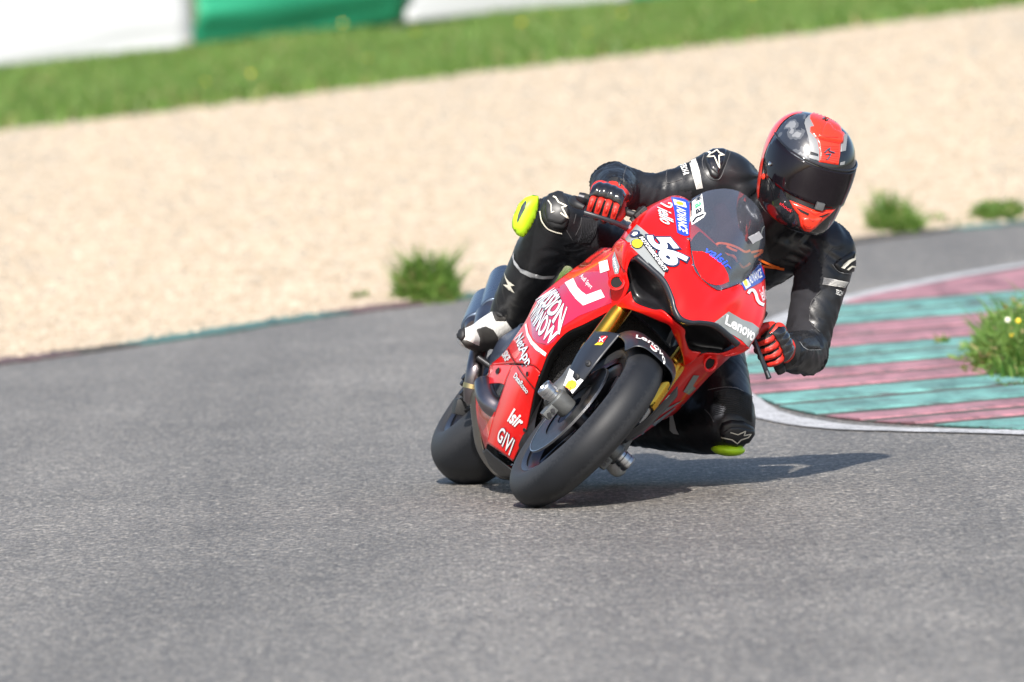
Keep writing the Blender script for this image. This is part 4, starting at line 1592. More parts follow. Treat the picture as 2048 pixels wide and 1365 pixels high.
for z, yf, yb, w in SEC:
    row = []
    for k in range(NT):
        a = 2 * math.pi * k / NT      # 0 = forward, to wearer's right
        c, s = math.cos(a), math.sin(a)
        ex = .88
        y = (yf if c > 0 else -yb) * math.copysign(abs(c) ** ex, c)
        x = w * math.copysign(abs(s) ** ex, s)
        row.append((x, y, z))
    rows.append(row)
HS = np.stack([spline([rows[i][k] for i in range(len(rows))], 61) for k in range(NT)], 1)   # 61 x NT
def hel(a_deg, s, off=0.0):
    """point on the shell at azimuth a (0 = front, + = wearer's right) and height parameter s in 0..1"""
    k = (a_deg / 360 * NT) % NT
    i = min(max(s, 0), 1) * 60
    k0, i0 = int(k), min(int(i), 59)
    fk, fi = k - k0, i - i0
    def g(ii, kk):
        return HS[min(max(ii, 0), 60), kk % NT]
    def bil(i_, k_, a, b):
        return (g(i_, k_) * (1 - b) + g(i_, k_ + 1) * b) * (1 - a) + (g(i_ + 1, k_) * (1 - b) + g(i_ + 1, k_ + 1) * b) * a
    p = bil(i0, k0, fi, fk)
    if off:
        du = g(i0 + 1, k0) - g(i0, k0)
        dv = g(i0, k0 + 1) - g(i0, k0 - 1)
        n = np.cross(dv, du)
        if n @ p < 0:
            n = -n
        n /= np.linalg.norm(n) + 1e-9
        p = p + n * off
    return Vector(p)
A = np.concatenate([HS, HS[:, :1]], 1)
shell = grid_mesh('helmet', HS, helm_black, rider, close_v=True)
shell.matrix_local = HM
def hpatch(name, poly, mat, off=.0012, step=2.5, thick=0.0, parent=None, sk=100.0):
    """piece of the shell bounded by (azimuth, height%) points"""
    o = plate(name, poly, lambda a, b: hel(a, b / sk, off), mat, parent or shell, step=step, thick=thick, off=1)
    return o
# visor with its surround
vis = hpatch('visor', [(-92, 60), (-80, 60), (-60, 59), (-35, 58.4), (0, 58), (35, 58.4), (60, 59), (80, 60), (92, 60), (99, 53), (96, 43), (84, 38.5), (62, 37.5), (40, 37), (20, 36.5), (0, 36.2), (-20, 36.5), (-40, 37), (-62, 37.5), (-84, 38.5), (-96, 43), (-99, 53)], visor_m, .0045, 3, thick=.002)
# brow gasket line
tube('brow_seal', [hel(a, .59 + .00022 * abs(a), .004) for a in range(-100, 101, 8)], .0028, gloss_black, shell, seg=8, n=60)
for sx in (-1, 1):
    q = hel(sx * 82, .46, .006)
    n = (q - hel(sx * 82, .46)).normalized()
    b = lathe('visor_screw', [(0, .007), (.003, .0065), (.004, .003), (.002, .002), (.002, 0)], chrome, shell, 16, 'Z')
    b.data.transform(Matrix.Translation(q) @ n.to_track_quat('Z', 'Y').to_matrix().to_4x4())
for sx in (-1, 1):
    # red rear side panels
    hpatch('side_panel', [(sx * a, b) for a, b in ((101, 62), (112, 74), (124, 84), (150, 84), (140, 60), (132, 40), (118, 20), (100, 14), (92, 20), (96, 36), (103, 46))], helm_red, .0018, 3.5)
    q = hel(sx * 88, .36, .004)
    n = (q - hel(sx * 88, .36)).normalized()
    b = lathe('pod_button', [(0, .009), (.004, .0085), (.006, .005), (.006, 0)], helm_red, shell, 16, 'Z')
    b.data.transform(Matrix.Translation(q) @ n.to_track_quat('Z', 'Y').to_matrix().to_4x4())
bm = bmesh.new()
q0 = hel(0, .365, .010)
box_bm(bm, (0, 0, 0), (.026, .010, .022), None, .003)
lat_o = bm_obj('visor_latch', bm, M('latch_grey', (.30, .31, .32), .3, .8), shell, angle=35)
lat_o.data.transform(Matrix.Translation(q0))
# neck, collar
fuse('neck', [([HM @ Vector((0, -.02, -.07)), J['neck'] + V3(0, -.01, .01)], [.055, .06], {})], .008, skin_m, rider, 4)

# ------------------------------------------------------------------ gloves
def glove(sx):
    i0, i1 = Vector((sx * .13, 1.16, .945)), Vector((sx * .40, 1.09, .835))
    a = (i1 - i0).normalized()
    h0 = i0.lerp(i1, .745 if sx > 0 else .69)
    f = Vector((0, 1, 0)) - a * a.y
    f.normalize()
    u = a.cross(f) * (1 if sx < 0 else -1)
    if u.z < 0:
        u = -u
    wr = J['wrR'] if sx > 0 else J['wrL']
    def L(aa, ff, uu):
        return h0 + a * aa + f * ff + u * uu
    wl = wr - h0
    wl = (wl.dot(a), wl.dot(f), wl.dot(u))
    ks = [-.036, -.012, .012, .035]
    kn = [L(k, .058 - .003 * abs(i - 1.2), .012 - .004 * abs(i - 1.2)) for i, k in enumerate(ks)]
    ch_ = []
    for i, k in enumerate(ks):
        ch_.append(([L(wl[0] * .9 + k * .55, wl[1] * .85, wl[2] * .85), L(k * .95, .026, .044), kn[i]], [.023, .021, .0165], {}))
    ch_.append(([L(-.03, -.03, .035), L(-.042, -.022, .012), L(-.045, -.002, -.018)], [.019, .016, .013], {}))
    palm = fuse('glove', ch_, .003, glove_black, rider, 4)
    # red back of hand by facing
    palm.data.materials.append(glove_red)
    fn = (f * .6 + u * .8).normalized()
    for p in palm.data.polygons:
        if p.normal.dot(fn) > .25 and (Vector(p.center) - h0).dot(f) > -.05:
            p.material_index = 1
    lens = [.95, 1.05, 1.0, .85]
    for i, k in enumerate(ks):
        l_ = lens[i]
        sp = .8 if sx > 0 else .8
        pts = [kn[i], L(k * 1.03, .070 * (.8 + .2 * l_), .0), L(k * 1.05, .071 * (.8 + .2 * l_), -.016 * l_), L(k * 1.05, .060, -.033 * l_), L(k * 1.03, .042, -.043 * l_), L(k * 1.0, .024, -.040 * l_)]
        fo = fuse('finger', [(pts, [.0145, .0138, .0130, .0122, .0112, .009], {})], .0022, glove_black, palm, 3)
        fo.data.materials.append(glove_red)
        for p in fo.data.polygons:
            nn = p.normal
            side = abs(nn.dot(a))
            cc = (Vector(p.center) - h0)
            if side < .62 and nn.dot(f * .9 + u * .45) > .1:
                p.material_index = 1
        # armour ridge on the middle bone
        rp = [L(k * 1.03, .081 * (.8 + .2 * l_), .0), L(k * 1.05, .085 * (.8 + .2 * l_), -.014), L(k * 1.05, .076 * (.8 + .2 * l_), -.028)]
        tube('finger_armour', rp, [.003, .0052, .003], glove_red, palm, seg=10, n=10)
    th = fuse('thumb', [([L(-.040, -.02, .022), L(-.052, .005, .0), L(-.052, .022, -.022), L(-.040, .034, -.030)], [.0165, .0145, .013, .010], {})], .0025, glove_black, palm, 3)
    th.data.materials.append(glove_red)
    for p in th.data.polygons:
        if p.normal.dot(f) > .25 or p.normal.dot(a * -1) > .5:
            p.material_index = 1
    # hard knuckle guard, four bosses
    KG = []
    for r_, (ff, uu, hgt) in enumerate(((.024, .062, .003), (.040, .057, .009), (.056, .046, .013), (.067, .031, .010), (.069, .017, .003))):
        row = []
        for q in np.linspace(-.052, .050, 21):
            boss = .0045 * abs(math.cos(math.pi * (q + .036) / .0237))
            ed = 1 - (abs(q + .001) / .053) ** 6
            row.append(L(q, ff + (hgt * .45 + boss * .5) * ed, uu + (hgt * .35 + boss * .6) * ed - .008 * (1 - ed) - .10 * abs(q)))
        KG.append(row)
    grid_mesh('knuckle_guard', grid_surface(KG, 16, 60), gloss_black, palm, thick=.003)
    # cuff
    tube('cuff', [wr.lerp(h0, .62), wr.lerp(h0, .3), wr.lerp(h0, -.1)], [.037, .041, .047], glove_black, palm, seg=24, n=14)
    tube('wrist_strap', [wr.lerp(h0, .34), wr.lerp(h0, .16)], [.0435, .045], glove_red, palm, seg=24, n=4)
    return palm
gR, gL = glove(1), glove(-1)

# ------------------------------------------------------------------ boots
def boot(sx, an, toe, heel, knee):
    an, toe, heel = Vector(an), Vector(toe), Vector(heel)
    d = (knee - an).normalized()
    ball = heel.lerp(toe, .68)
    ch_ = [([an + d * .15, an + d * .06, an], [.062, .056, .052], {}),
           ([an, heel], [.050, .040], {}),
           ([heel, heel.lerp(toe, .35) + (an - heel) * .25, ball, toe], [.040, .047, .043, .030], {}),
           ([an, heel.lerp(toe, .45) + (an - heel) * .35, ball], [.050, .046, .038], {})]
    b = fuse('boot', ch_, .005, boot_white, rider, 4)
    return b
bR = boot(1, J['anR'], P(934, 676, Y=.50), P(1000, 676, Y=.24), J['knR'])
bR.data.materials.append(boot_grey)
tl, hl = P(934, 676, Y=.50), P(1000, 676, Y=.24)
bL = boot(-1, J['anL'], mir(tl), mir(hl), J['knL'])
bL.data.materials.append(boot_grey)
def cover_plate(name, u0, mat, parent):
    pass
# ------------------------------------------------------------------ prints, pads and stitching
def conv(ox, oy, sc):
    return lambda pts: [(ox + x / sc, oy + y / sc) for x, y in pts]
cA, cB, cC, cD = conv(1240, 440, 11.375), conv(1300, 380, 12.407), conv(1400, 440, 6.825), conv(1420, 600, 13.65)
cE, cF, cG, cH = conv(1040, 540, 7.585), conv(990, 650, 9.75), conv(980, 780, 9.75), conv(1240, 700, 6.827)
cK, cM, cN, cP = conv(1020, 370, 10.5), conv(1180, 290, 6.4), conv(1340, 760, 8.03), conv(1600, 460, 6.829)
cQ, cR_, cS, cW = conv(900, 500, 6.2045), conv(1180, 500, 9.75), conv(1500, 210, 5.055), conv(1120, 650, 9.1)
c4 = conv(1220, 360, 4.015)
c8 = conv(1480, 440, 4.015)
cT = conv(1200, 600, 8.533)
bpy.context.view_layer.update()

def lay(name, px, tris, bvh, mat, parent, off=.0015, hfun=None, inv=BMI, smooth=True):
    """lay a flat print or pad onto the surface it is seen on"""
    hit = []
    for i, (u, v) in enumerate(px):
        d = ray(u, v).normalized()
        loc, nor, _, _ = bvh.ray_cast(CO, d)
        if loc is None:
            hit.append(None)
            continue
        if nor.dot(d) > 0:
            nor = -nor
        o = off + (hfun(i) if hfun else 0)
        hit.append(loc + nor * o - d * .0004)
    use, V, Fc = {}, [], []
    med = [h for h in hit if h]
    if not med:
        return None
    for t in tris:
        if any(hit[i] is None for i in t):
            continue
        ps = [hit[i] for i in t]
        if max((ps[0] - ps[1]).length, (ps[1] - ps[2]).length, (ps[2] - ps[0]).length) > .11:
            continue
        f = []
        for i in t:
            if i not in use:
                use[i] = len(V)
                V.append(inv @ hit[i])
            f.append(use[i])
        Fc.append(f)
    if not Fc:
        return None
    return mesh_obj(name, V, Fc, mat, parent, smooth)

def sticker(name, poly, bvh, mat, parent, off=.0015, holes=(), step=4.0, **k):
    V, T = cdt_fill(poly, holes, step)
    return lay(name, [(v.x, v.y) for v in V], T, bvh, mat, parent, off, **k)

def pad(name, poly, bvh, mat, parent, h, bevel, off=.001, step=3.0, crown=0.0, inv=BMI):
    V, T = cdt_fill(poly, (), step)
    pl = [Vector(p) for p in poly]
    def dist(p):
        m = 1e9
        for a, b in zip(pl, pl[1:] + pl[:1]):
            ab = b - a
            t = max(0, min(1, (p - a).dot(ab) / (ab.length_squared + 1e-9)))
            m = min(m, (p - (a + ab * t)).length)
        return m
    D = [dist(v) for v in V]
    mx = max(D) + 1e-6
    def hf(i):
        t = min(1, D[i] / bevel)
        return h * (1 - (1 - t) ** 2.2) + crown * (D[i] / mx) - .002
    return lay(name, [(v.x, v.y) for v in V], T, bvh, mat, parent, off, hf, inv=inv)

def poly_at(pl, x):
    """point at fraction x along a polyline (by index)"""
    k = x * (len(pl) - 1)
    i = min(int(k), len(pl) - 2)
    f = k - i
    return (pl[i][0] * (1 - f) + pl[i + 1][0] * f, pl[i][1] * (1 - f) + pl[i + 1][1] * f)

TXT = {}
def words(name, body, bot, top, bvh, mat, parent, off=.0022, bold=0.0, shear=0.0, pw=1.0, outline=None, omat=None, cut=3.5, space=1.0, inv=BMI):
    """lettering whose baseline and cap line run along two lines of points"""
    bl, tl = list(bot), list(top)
    W_ = max(math.dist(bl[0], bl[-1]), 4)
    H_ = max(math.dist(bl[0], tl[0]), 4)
    def one(b, mt, of, nm):
        key = (body, b, shear, space)
        key0 = (body, bold, shear, space)
        for kk in (key, key0):
            if kk not in TXT:
                TXT[kk] = text_raw(body, kk[2], kk[1], space)
        v, t = TXT[key]
        v0 = TXT[key0][0]
        lo, hi = v0.min(0), v0.max(0)
        v = (v - lo) / (hi - lo)
        v, t = refine(v, t, cut / W_, cut / H_)
        px = []
        for x, y in v:
            xx = math.copysign(abs(x) ** pw, x)
            a, c = poly_at(bl, min(max(xx, -.08), 1.08)), poly_at(tl, min(max(xx, -.08), 1.08))
            px.append((a[0] * (1 - y) + c[0] * y, a[1] * (1 - y) + c[1] * y))
        return lay(nm, px, t, bvh, mt, parent, of, inv=inv)
    if outline:
        one(bold + outline, omat, off - .0006, name + '_edge')
    return one(bold, mat, off, name)

def text_raw(body, shear, bold, space):
    cu = bpy.data.curves.new('t', 'FONT')
    cu.body = body
    cu.shear = shear
    cu.offset = bold
    cu.space_character = space
    cu.fill_mode = 'FRONT'
    cu.resolution_u = 4
    o = bpy.data.objects.new('t', cu)
    COL.objects.link(o)
    bpy.context.view_layer.update()
    me = bpy.data.meshes.new_from_object(o.evaluated_get(bpy.context.evaluated_depsgraph_get()))
    bpy.data.objects.remove(o)
    bpy.data.curves.remove(cu)
    v = np.array([x.co[:2] for x in me.vertices])
    t = [tuple(p.vertices) for p in me.polygons]
    bpy.data.meshes.remove(me)
    return v, t

def ribbon_px(pts, w):
    """outline of a stroke of width w along a polyline"""
    P_ = [Vector(p) for p in pts]
    L_, R_ = [], []
    for i, p in enumerate(P_):
        d = (P_[min(i + 1, len(P_) - 1)] - P_[max(i - 1, 0)]).normalized()
        n = Vector((-d.y, d.x)) * w / 2
        L_.append(tuple(p + n))
        R_.append(tuple(p - n))
    return L_ + R_[::-1]

def stroke(name, pts, w, bvh, mat, parent, off=.0018, closed=False, h=0, sm=False):
    inv = (BM @ HM).inverted() if parent == shell else BMI
    if sm:
        pts = [tuple(q) for q in spline(pts, 6 * len(pts))]
    px, tr = [], []
    P_ = [Vector(p) for p in pts]
    if closed:
        P_.append(P_[0])
    Q = []
    for a, b in zip(P_, P_[1:]):
        k = max(1, int((b - a).length / 3))
        Q += [a.lerp(b, t / k) for t in range(k)]
    Q.append(P_[-1])
    for i, p in enumerate(Q):
        d = (Q[min(i + 1, len(Q) - 1)] - Q[max(i - 1, 0)])
        d = d.normalized() if d.length > 1e-6 else Vector((1, 0))
        n = Vector((-d.y, d.x)) * w / 2
        px += [tuple(p + n), tuple(p), tuple(p - n)]
    for i in range(len(Q) - 1):
        for s in (0, 1):
            a, b, c, d = 3 * i + s, 3 * i + s + 1, 3 * i + 3 + s + 1, 3 * i + 3 + s
            tr += [(a, b, c), (a, c, d)]
    hf = (lambda i: h if i % 3 == 1 else -.001) if h else None
    return lay(name, px, tr, bvh, mat, parent, off, hf, inv=inv)

def ell(c, rx, ry, rot=0, n=28):
    return [(c[0] + rx * math.cos(a) * math.cos(rot) - ry * math.sin(a) * math.sin(rot), c[1] + rx * math.cos(a) * math.sin(rot) + ry * math.sin(a) * math.cos(rot)) for a in np.linspace(0, 2 * math.pi, n, endpoint=False)]
def off_poly(p, c, k):
    return [(c[0] + (x - c[0]) * k, c[1] + (y - c[1]) * k) for x, y in p]

# ---- nose
bc = bvh_of([cowl], BM)
sticker('plate_band', cA([(95, 470), (385, 110), (640, 325), (1020, 1200), (985, 1365), (500, 860)]), bc, silver_grey, cowl)
words('race_number', '56', cA([(560, 385), (1050, 1100)]), cA([(1085, 335), (1600, 945)]), bc, white_d, cowl, .0042, bold=.045, shear=.12, outline=.05, omat=navy_d, space=.92)
sticker('event_strip', cA([(385, 400), (470, 340), (540, 400), (1115, 1150), (1080, 1215), (985, 1195)]), bc, black_d, cowl, .0048)
words('event_name', 'MOTORBIKE-EVENTS', cA([(425, 425), (1000, 1190)]), cA([(510, 400), (1085, 1150)]), bc, white_d, cowl, .0056, bold=.02, shear=.2)
sticker('dot_edge', cA(ell((390, 570), 132, 108)), bc, black_d, cowl, .0050)
sticker('yellow_dot', cA(ell((390, 570), 116, 94)), bc, yellow_d, cowl, .0056)
sticker('round_badge', cA(ell((345, 345), 112, 78, -.3)), bc, navy_d, cowl, .0050)
sticker('badge_mark', cA([(280, 370), (330, 310), (400, 310), (400, 350), (330, 400)]), bc, white_d, cowl, .0056)
# oil-maker patches beside the screen
sticker('blue_patch', cB([(520, 185), (700, 200), (860, 240), (978, 300), (985, 1160), (850, 1150), (740, 1110), (670, 1070), (600, 560)]), bc, blue_d, cowl)
sticker('shell_plate', cB([(565, 240), (870, 325), (908, 460), (605, 385)]), bc, white_d, cowl, .0022)
sticker('shell_mark', cB(ell((735, 352), 98, 42, .28)), bc, yellow_d, cowl, .0028)
words('patch_word', 'ADVANCE', cB([(650, 430), (665, 700), (715, 1040)]), cB([(880, 480), (900, 760), (935, 1120)]), bc, white_d, cowl, .0026, bold=.02, shear=.3)
words('sponsor_word', 'iello', cB([(175, 430), (245, 790)]), cB([(540, 590), (600, 960)]), bc, white_d, cowl, .0024, bold=.015, outline=.02, omat=navy_d)
stroke('sponsor_swoosh', cB([(265, 345), (400, 420), (490, 445), (530, 410), (520, 360), (445, 345)]), 3.2, bc, white_d, cowl, .0024, sm=True)
sticker('blue_patch', cC([(530, 810), (620, 745), (760, 592), (830, 622), (885, 790), (830, 850), (700, 920), (605, 965)]), bc, blue_d, cowl)
sticker('shell_plate', cC([(545, 800), (610, 765), (690, 900), (620, 950)]), bc, white_d, cowl, .0022)
sticker('shell_mark', cC(ell((612, 860), 24, 52, -.35)), bc, yellow_d, cowl, .0028)
words('patch_word', 'ADVANCE', cC([(675, 890), (850, 780)]), cC([(640, 760), (815, 665)]), bc, white_d, cowl, .0026, bold=.02, shear=.3)
stroke('sponsor_swoosh', cC([(650, 1010), (675, 970), (720, 965), (755, 1020), (775, 1090), (810, 1140), (865, 1165)]), 6, bc, white_d, cowl, .0024, sm=True)
words('sponsor_word', 'iello', cC([(850, 1120), (905, 1075)]), cC([(795, 950), (895, 880)]), bc, white_d, cowl, .0024, bold=.01)
# grey panel with maker's word
sticker('grey_panel', cD([(500, 320), (870, 540), (1150, 635), (1380, 815), (1250, 1000), (1040, 1290), (860, 1110), (640, 975), (340, 810), (60, 660)]), bc, silver_grey, cowl)
words('panel_word', 'Lenovo', cD([(385, 665), (720, 860), (960, 1010), (1145, 1150)]), cD([(440, 395), (800, 570), (1060, 690), (1275, 850)]), bc, white_d, cowl, .0026, bold=.03, pw=1.0)

# ---- screen
bs = bvh_of([screen], BM)
sticker('painted_cowl_reflection', c4([(658, 575), (740, 578), (820, 610), (900, 675), (945, 760), (954, 818), (900, 840), (850, 848), (790, 832), (730, 785), (682, 690)]), bs, red, screen, .0015, step=3)  # cowl's reflection and see-through view painted on as a red patch
words('screen_word', 'valsir', cC([(55, 440), (170, 520), (275, 600), (395, 690)]), cC([(100, 372), (235, 430), (340, 510), (440, 660)]), bs, M('decal_bright_blue', (.04, .10, .75), .4), screen, .002, bold=.015, shear=.2)
sticker('round_sticker', cB([(1002, 345), (1290, 105), (1315, 300), (1340, 560), (1392, 585), (1330, 690), (1200, 780), (1040, 880), (1008, 640)]), bs, white_flat, screen, .0012)
words('sticker_letter', 'w', cB([(1115, 240), (1120, 335)]), cB([(1270, 120), (1290, 240)]), bs, black_d, screen, .002, bold=.03)
words('sticker_letter', 'a', cB([(1115, 370), (1125, 485)]), cB([(1262, 300), (1278, 415)]), bs, M('decal_green', (.06, .38, .17), .4), screen, .002, bold=.03)
words('sticker_letter', 'a', cB([(1130, 505), (1140, 625)]), cB([(1280, 445), (1292, 570)]), bs, black_d, screen, .002, bold=.03)
stroke('sticker_curl', cB([(1060, 820), (1150, 700), (1250, 660), (1330, 610)]), 3.5, bs, black_d, screen, .002, sm=True)
sticker('transponder_tag', cC([(650, 240), (690, 215), (740, 195), (800, 155), (830, 200), (855, 245), (810, 280), (760, 300), (715, 335), (690, 290)]), bs, M('tag_grey', (.5, .5, .52), .5), screen, .0012)

# ---- right side
bf = bvh_of(list(fair[1]), BM)
sf1, sfl, sfu, sfb = fair[1]
sticker('crimson_field', cE([(560, 285), (700, 195), (960, 50), (1100, 30), (1330, 20), (1375, 300), (1395, 500), (1180, 590), (900, 700), (640, 870), (530, 1080), (410, 1150), (250, 1100), (190, 1020), (160, 700), (300, 470)]), bf, purple_tint, sf1, .0012)
sticker('white_chevron', cE([(685, 200), (815, 130), (875, 260), (940, 330), (1015, 385), (1235, 300), (1295, 415), (965, 545), (850, 440), (760, 320)]), bf, white_d, sf1, .0022)
words('side_word', 'Audi Sport', cE([(900, 130), (1065, 310)]), cE([(955, 55), (1120, 245)]), bf, white_d, sf1, .0022, bold=.01)
words('side_word', 'MISSION', cE([(235, 470), (340, 560), (440, 690), (600, 990)]), cE([(540, 275), (600, 360), (645, 480), (730, 570)]), bf, white_d, sf1, .0030, bold=.025, pw=1.25, outline=.02, omat=navy_d)
words('side_word', 'WINNOW', cE([(150, 700), (200, 830), (300, 1010), (470, 1150)]), cE([(290, 470), (370, 590), (440, 700), (590, 960)]), bf, white_d, sf1, .0030, bold=.025, pw=1.2, outline=.02, omat=navy_d)
sticker('white_stripe', cE([(80, 840), (105, 810), (135, 960), (200, 1080), (300, 1180), (405, 1262), (385, 1312), (250, 1220), (170, 1130), (110, 1010)]), bf, white_d, sf1, .0022)
words('side_word', 'NetApp', cF([(355, 330), (440, 560), (570, 890)]), cF([(545, 150), (640, 400), (755, 690)]), bf, white_d, sf1, .0028, bold=.015, pw=1.1, outline=.02, omat=navy_d)
words('side_word', 'SKF', cF([(135, 600), (225, 750)]), cF([(250, 490), (320, 650)]), bf, white_d, sf1, .0026, bold=.05)
words('side_word', 'DataRosso', cF([(370, 1020), (620, 1345)]), cF([(425, 930), (680, 1275)]), bf, white_d, sfl, .0026, bold=.02, outline=.02, omat=navy_d)
stroke('panel_seam', cF([(265, 470), (330, 620), (420, 760), (530, 930), (640, 1070), (775, 1240)]), 1.6, bf, M('seam_dark', (.03, .002, .002), .7), sf1, .0024, sm=True)
sticker('fastener_hole', cF(ell((640, 958), 24, 46, .1)), bf, MATS['void_black'], sf1, .0026)
sticker('vent_hole', cF([(30, 880), (90, 828), (106, 875), (95, 920), (48, 972), (20, 930)]), bf, MATS['void_black'], sf1, .0024)
words('side_word', 'lsir', cG([(345, 610), (545, 765)]), cG([(455, 330), (715, 560)]), bf, white_d, sfl, .0026, bold=.03, shear=.2)
words('side_word', 'GIVI', cG([(140, 960), (395, 1290)]), cG([(235, 700), (500, 970)]), bf, white_d, sfl, .0030, bold=.02, shear=.1, outline=.025, omat=navy_d, space=1.12)
sticker('white_tag', cR_([(180, 250), (350, 200), (390, 400), (210, 460)]), bf, white_flat, sf1, .0024)
sticker('grey_tag', cR_([(445, 160), (490, 40), (590, 330), (570, 450), (515, 540), (450, 310)]), bf, silver_grey, sf1, .0024)
words('tag_word', 'novo', cR_([(455, 190), (520, 460)]), cR_([(500, 150), (565, 410)]), bf, white_d, sf1, .003, bold=.03)
# ---- left side
bl_ = bvh_of(list(fair[-1]), BM)
sg = fair[-1][0]
sticker('silver_chevron', cH([(1000, 340), (1080, 345), (990, 490), (1035, 520), (940, 610), (860, 565)]), bl_, silver_grey, sg, .0022)
sticker('silver_letter', cH([(360, 945), (440, 885), (870, 672), (700, 790), (590, 860), (470, 930), (400, 985)]), bl_, silver_grey, sg, .0022)
sticker('silver_letter', cH([(425, 1015), (590, 890), (730, 790), (760, 790), (470, 1035)]), bl_, silver_grey, sg, .0022)
sticker('silver_stripe', cH([(205, 1060), (240, 1040), (330, 1130), (300, 1155)]), bl_, silver_grey, sg, .0022)

# ---- fender
bw = bvh_of([wings[0]], BM)
wg = wings[0]
sticker('white_tip', cW([(185, 800), (265, 860), (235, 950), (300, 1030), (380, 980), (432, 1012), (215, 1272), (150, 1250), (72, 1100)]), bw, white_d, wg, .0022, step=2.5)
sh = [(115, 1135), (135, 1090), (170, 1040), (230, 1018), (290, 1040), (302, 1090), (270, 1150), (215, 1168), (195, 1192), (175, 1168)]
sticker('shell_edge', cW(off_poly(sh, (208, 1100), 1.12)), bw, red_d, wg, .0028, step=2.5)
sticker('shell_mark', cW(sh), bw, yellow_d, wg, .0034, step=2.5)
for e in ((140, 1080), (185, 1040), (235, 1030), (285, 1060)):
    stroke('shell_rib', cW([(200, 1165), e]), .5, bw, red_d, wg, .004)
for c in ((515, 705), (303, 948)):
    p0 = pad('fender_bolt', cW(ell(c, 60, 66)), bw, black_pl, wg, .006, 2.5, .001, 1.6)
    sticker('bolt_socket', cW(ell(c, 20, 22)), bw, dark_metal, wg, .0085, step=2)
sticker('red_badge', cW([(760, 210), (875, 212), (800, 330), (690, 330)]), bw, red_d, wg, .0022, step=3)
stroke('badge_cross', cW([(730, 235), (790, 320)]), 1.4, bw, white_d, wg, .003)
stroke('badge_cross', cW([(840, 225), (720, 315)]), 1.4, bw, white_d, wg, .003)
sticker('yellow_badge', cW([(690, 332), (795, 335), (760, 375), (632, 372)]), bw, yellow_d, wg, .0022, step=3)
bwl = bvh_of([wings[1]], BM)
sticker('white_tip', cH([(105, 950), (120, 1010), (210, 1040), (60, 1190), (-10, 1190), (-20, 1100)]), bwl, white_d, wings[1], .0022, step=3)
sticker('shell_mark', cH([(0, 1110), (20, 1060), (60, 1045), (92, 1070), (80, 1120), (25, 1175)]), bwl, yellow_d, wings[1], .0034, step=3)
ba = bvh_of([fen], BM)
words('fender_word', 'Lenovo', cT([(615, 668), (720, 690), (850, 765), (950, 850), (1030, 960), (1085, 1100)]), cT([(622, 612), (745, 635), (890, 712), (1000, 800), (1080, 920), (1125, 1075)]), ba, white_d, fen, .003, bold=.02)
sticker('fender_shield', cT(ell((905, 845), 75, 32, .75)), ba, white_d, fen, .003, step=3)
sticker('fender_shield_red', cT(ell((895, 828), 55, 14, .75)), ba, red_d, fen, .0036, step=3)

# ------------------------------------------------------------------ suit
# matte stretch fabric on the inner arm, chest side and behind the knee
def to_px(p):
    d = p - CO
    z = d.dot(_f)
    return Vector((1024 + FPX * d.dot(CR) / z, 682.5 - FPX * d.dot(CU) / z))
zones = [[Vector(q) for q in z] for z in (
    c8([(200, 600), (300, 540), (520, 350), (600, 230), (660, 400), (640, 560), (560, 720), (560, 800), (620, 880), (300, 900), (260, 860)]),
    cM([(300, 620), (520, 640), (640, 470), (720, 540), (1000, 590), (1300, 600), (1300, 900), (380, 900)]),
    cK([(1490, 680), (1850, 720), (1880, 1300), (1600, 1300), (1370, 1080)]))]
for p_ in body.data.polygons:
    if (BM.to_3x3() @ p_.normal).dot(_f) < .1:
        q = to_px(BM @ p_.center)
        if any(inside(q, z) for z in zones):
            p_.material_index = 1
bb = bvh_of([body], BM)
cream, grey_st = cream_d, M('seam_grey', (.10, .10, .105), .6)
# right arm
sticker('arm_band', cM([(1270, 215), (1355, 180), (1400, 330), (1440, 555), (1360, 570), (1310, 380)]), bb, M('band_white', (.60, .59, .56), .5), body, .002)
for k in range(4):
    x = 17 * (k + 1)
    stroke('band_line', cM([(1270 + x, 212 - .4 * x), (1310 + x * 1.05, 375 - .5 * x), (1360 + x * .95, 566 - .15 * x)]), .7, bb, grey_st, body, .003)
sp = pad('shoulder_cup', cM([(1450, 135), (1560, 70), (1700, 55), (1790, 85), (1740, 250), (1640, 425), (1600, 440), (1540, 400), (1480, 250)]), bb, pad_m, body, .010, 5)
pad('shoulder_cup_plate', cM([(1500, 130), (1580, 85), (1700, 80), (1740, 100), (1700, 240), (1620, 385), (1545, 330), (1510, 220)]), bb, gloss_black, body, .004, 3, .012)
bsp = bvh_of([o for o in rider.children_recursive if o.name.startswith('shoulder_cup') or o.name == 'body'], BM)
for seg in ([(1500, 85), (1560, 110), (1625, 68), (1655, 105), (1715, 132), (1650, 140), (1655, 300), (1590, 150), (1505, 158), (1540, 120), (1500, 85)],):
    stroke('shoulder_logo', cM(seg), 2.2, bsp, cream, body, .002)
words('arm_word', 'TECH-R', cM([(1150, 255), (1195, 395)]), cM([(1225, 240), (1275, 375)]), bb, white_flat, body, .002, bold=.02)
for pl in ([(465, 280), (430, 400), (440, 540), (510, 640)], [(990, 320), (975, 420), (1000, 490), (1180, 440)], [(1460, 130), (1440, 250), (1500, 400), (1600, 450), (1680, 400), (1800, 90)]):
    stroke('suit_seam', cM(pl), 1.0, bb, grey_st, body, .002, sm=True, h=.0015)
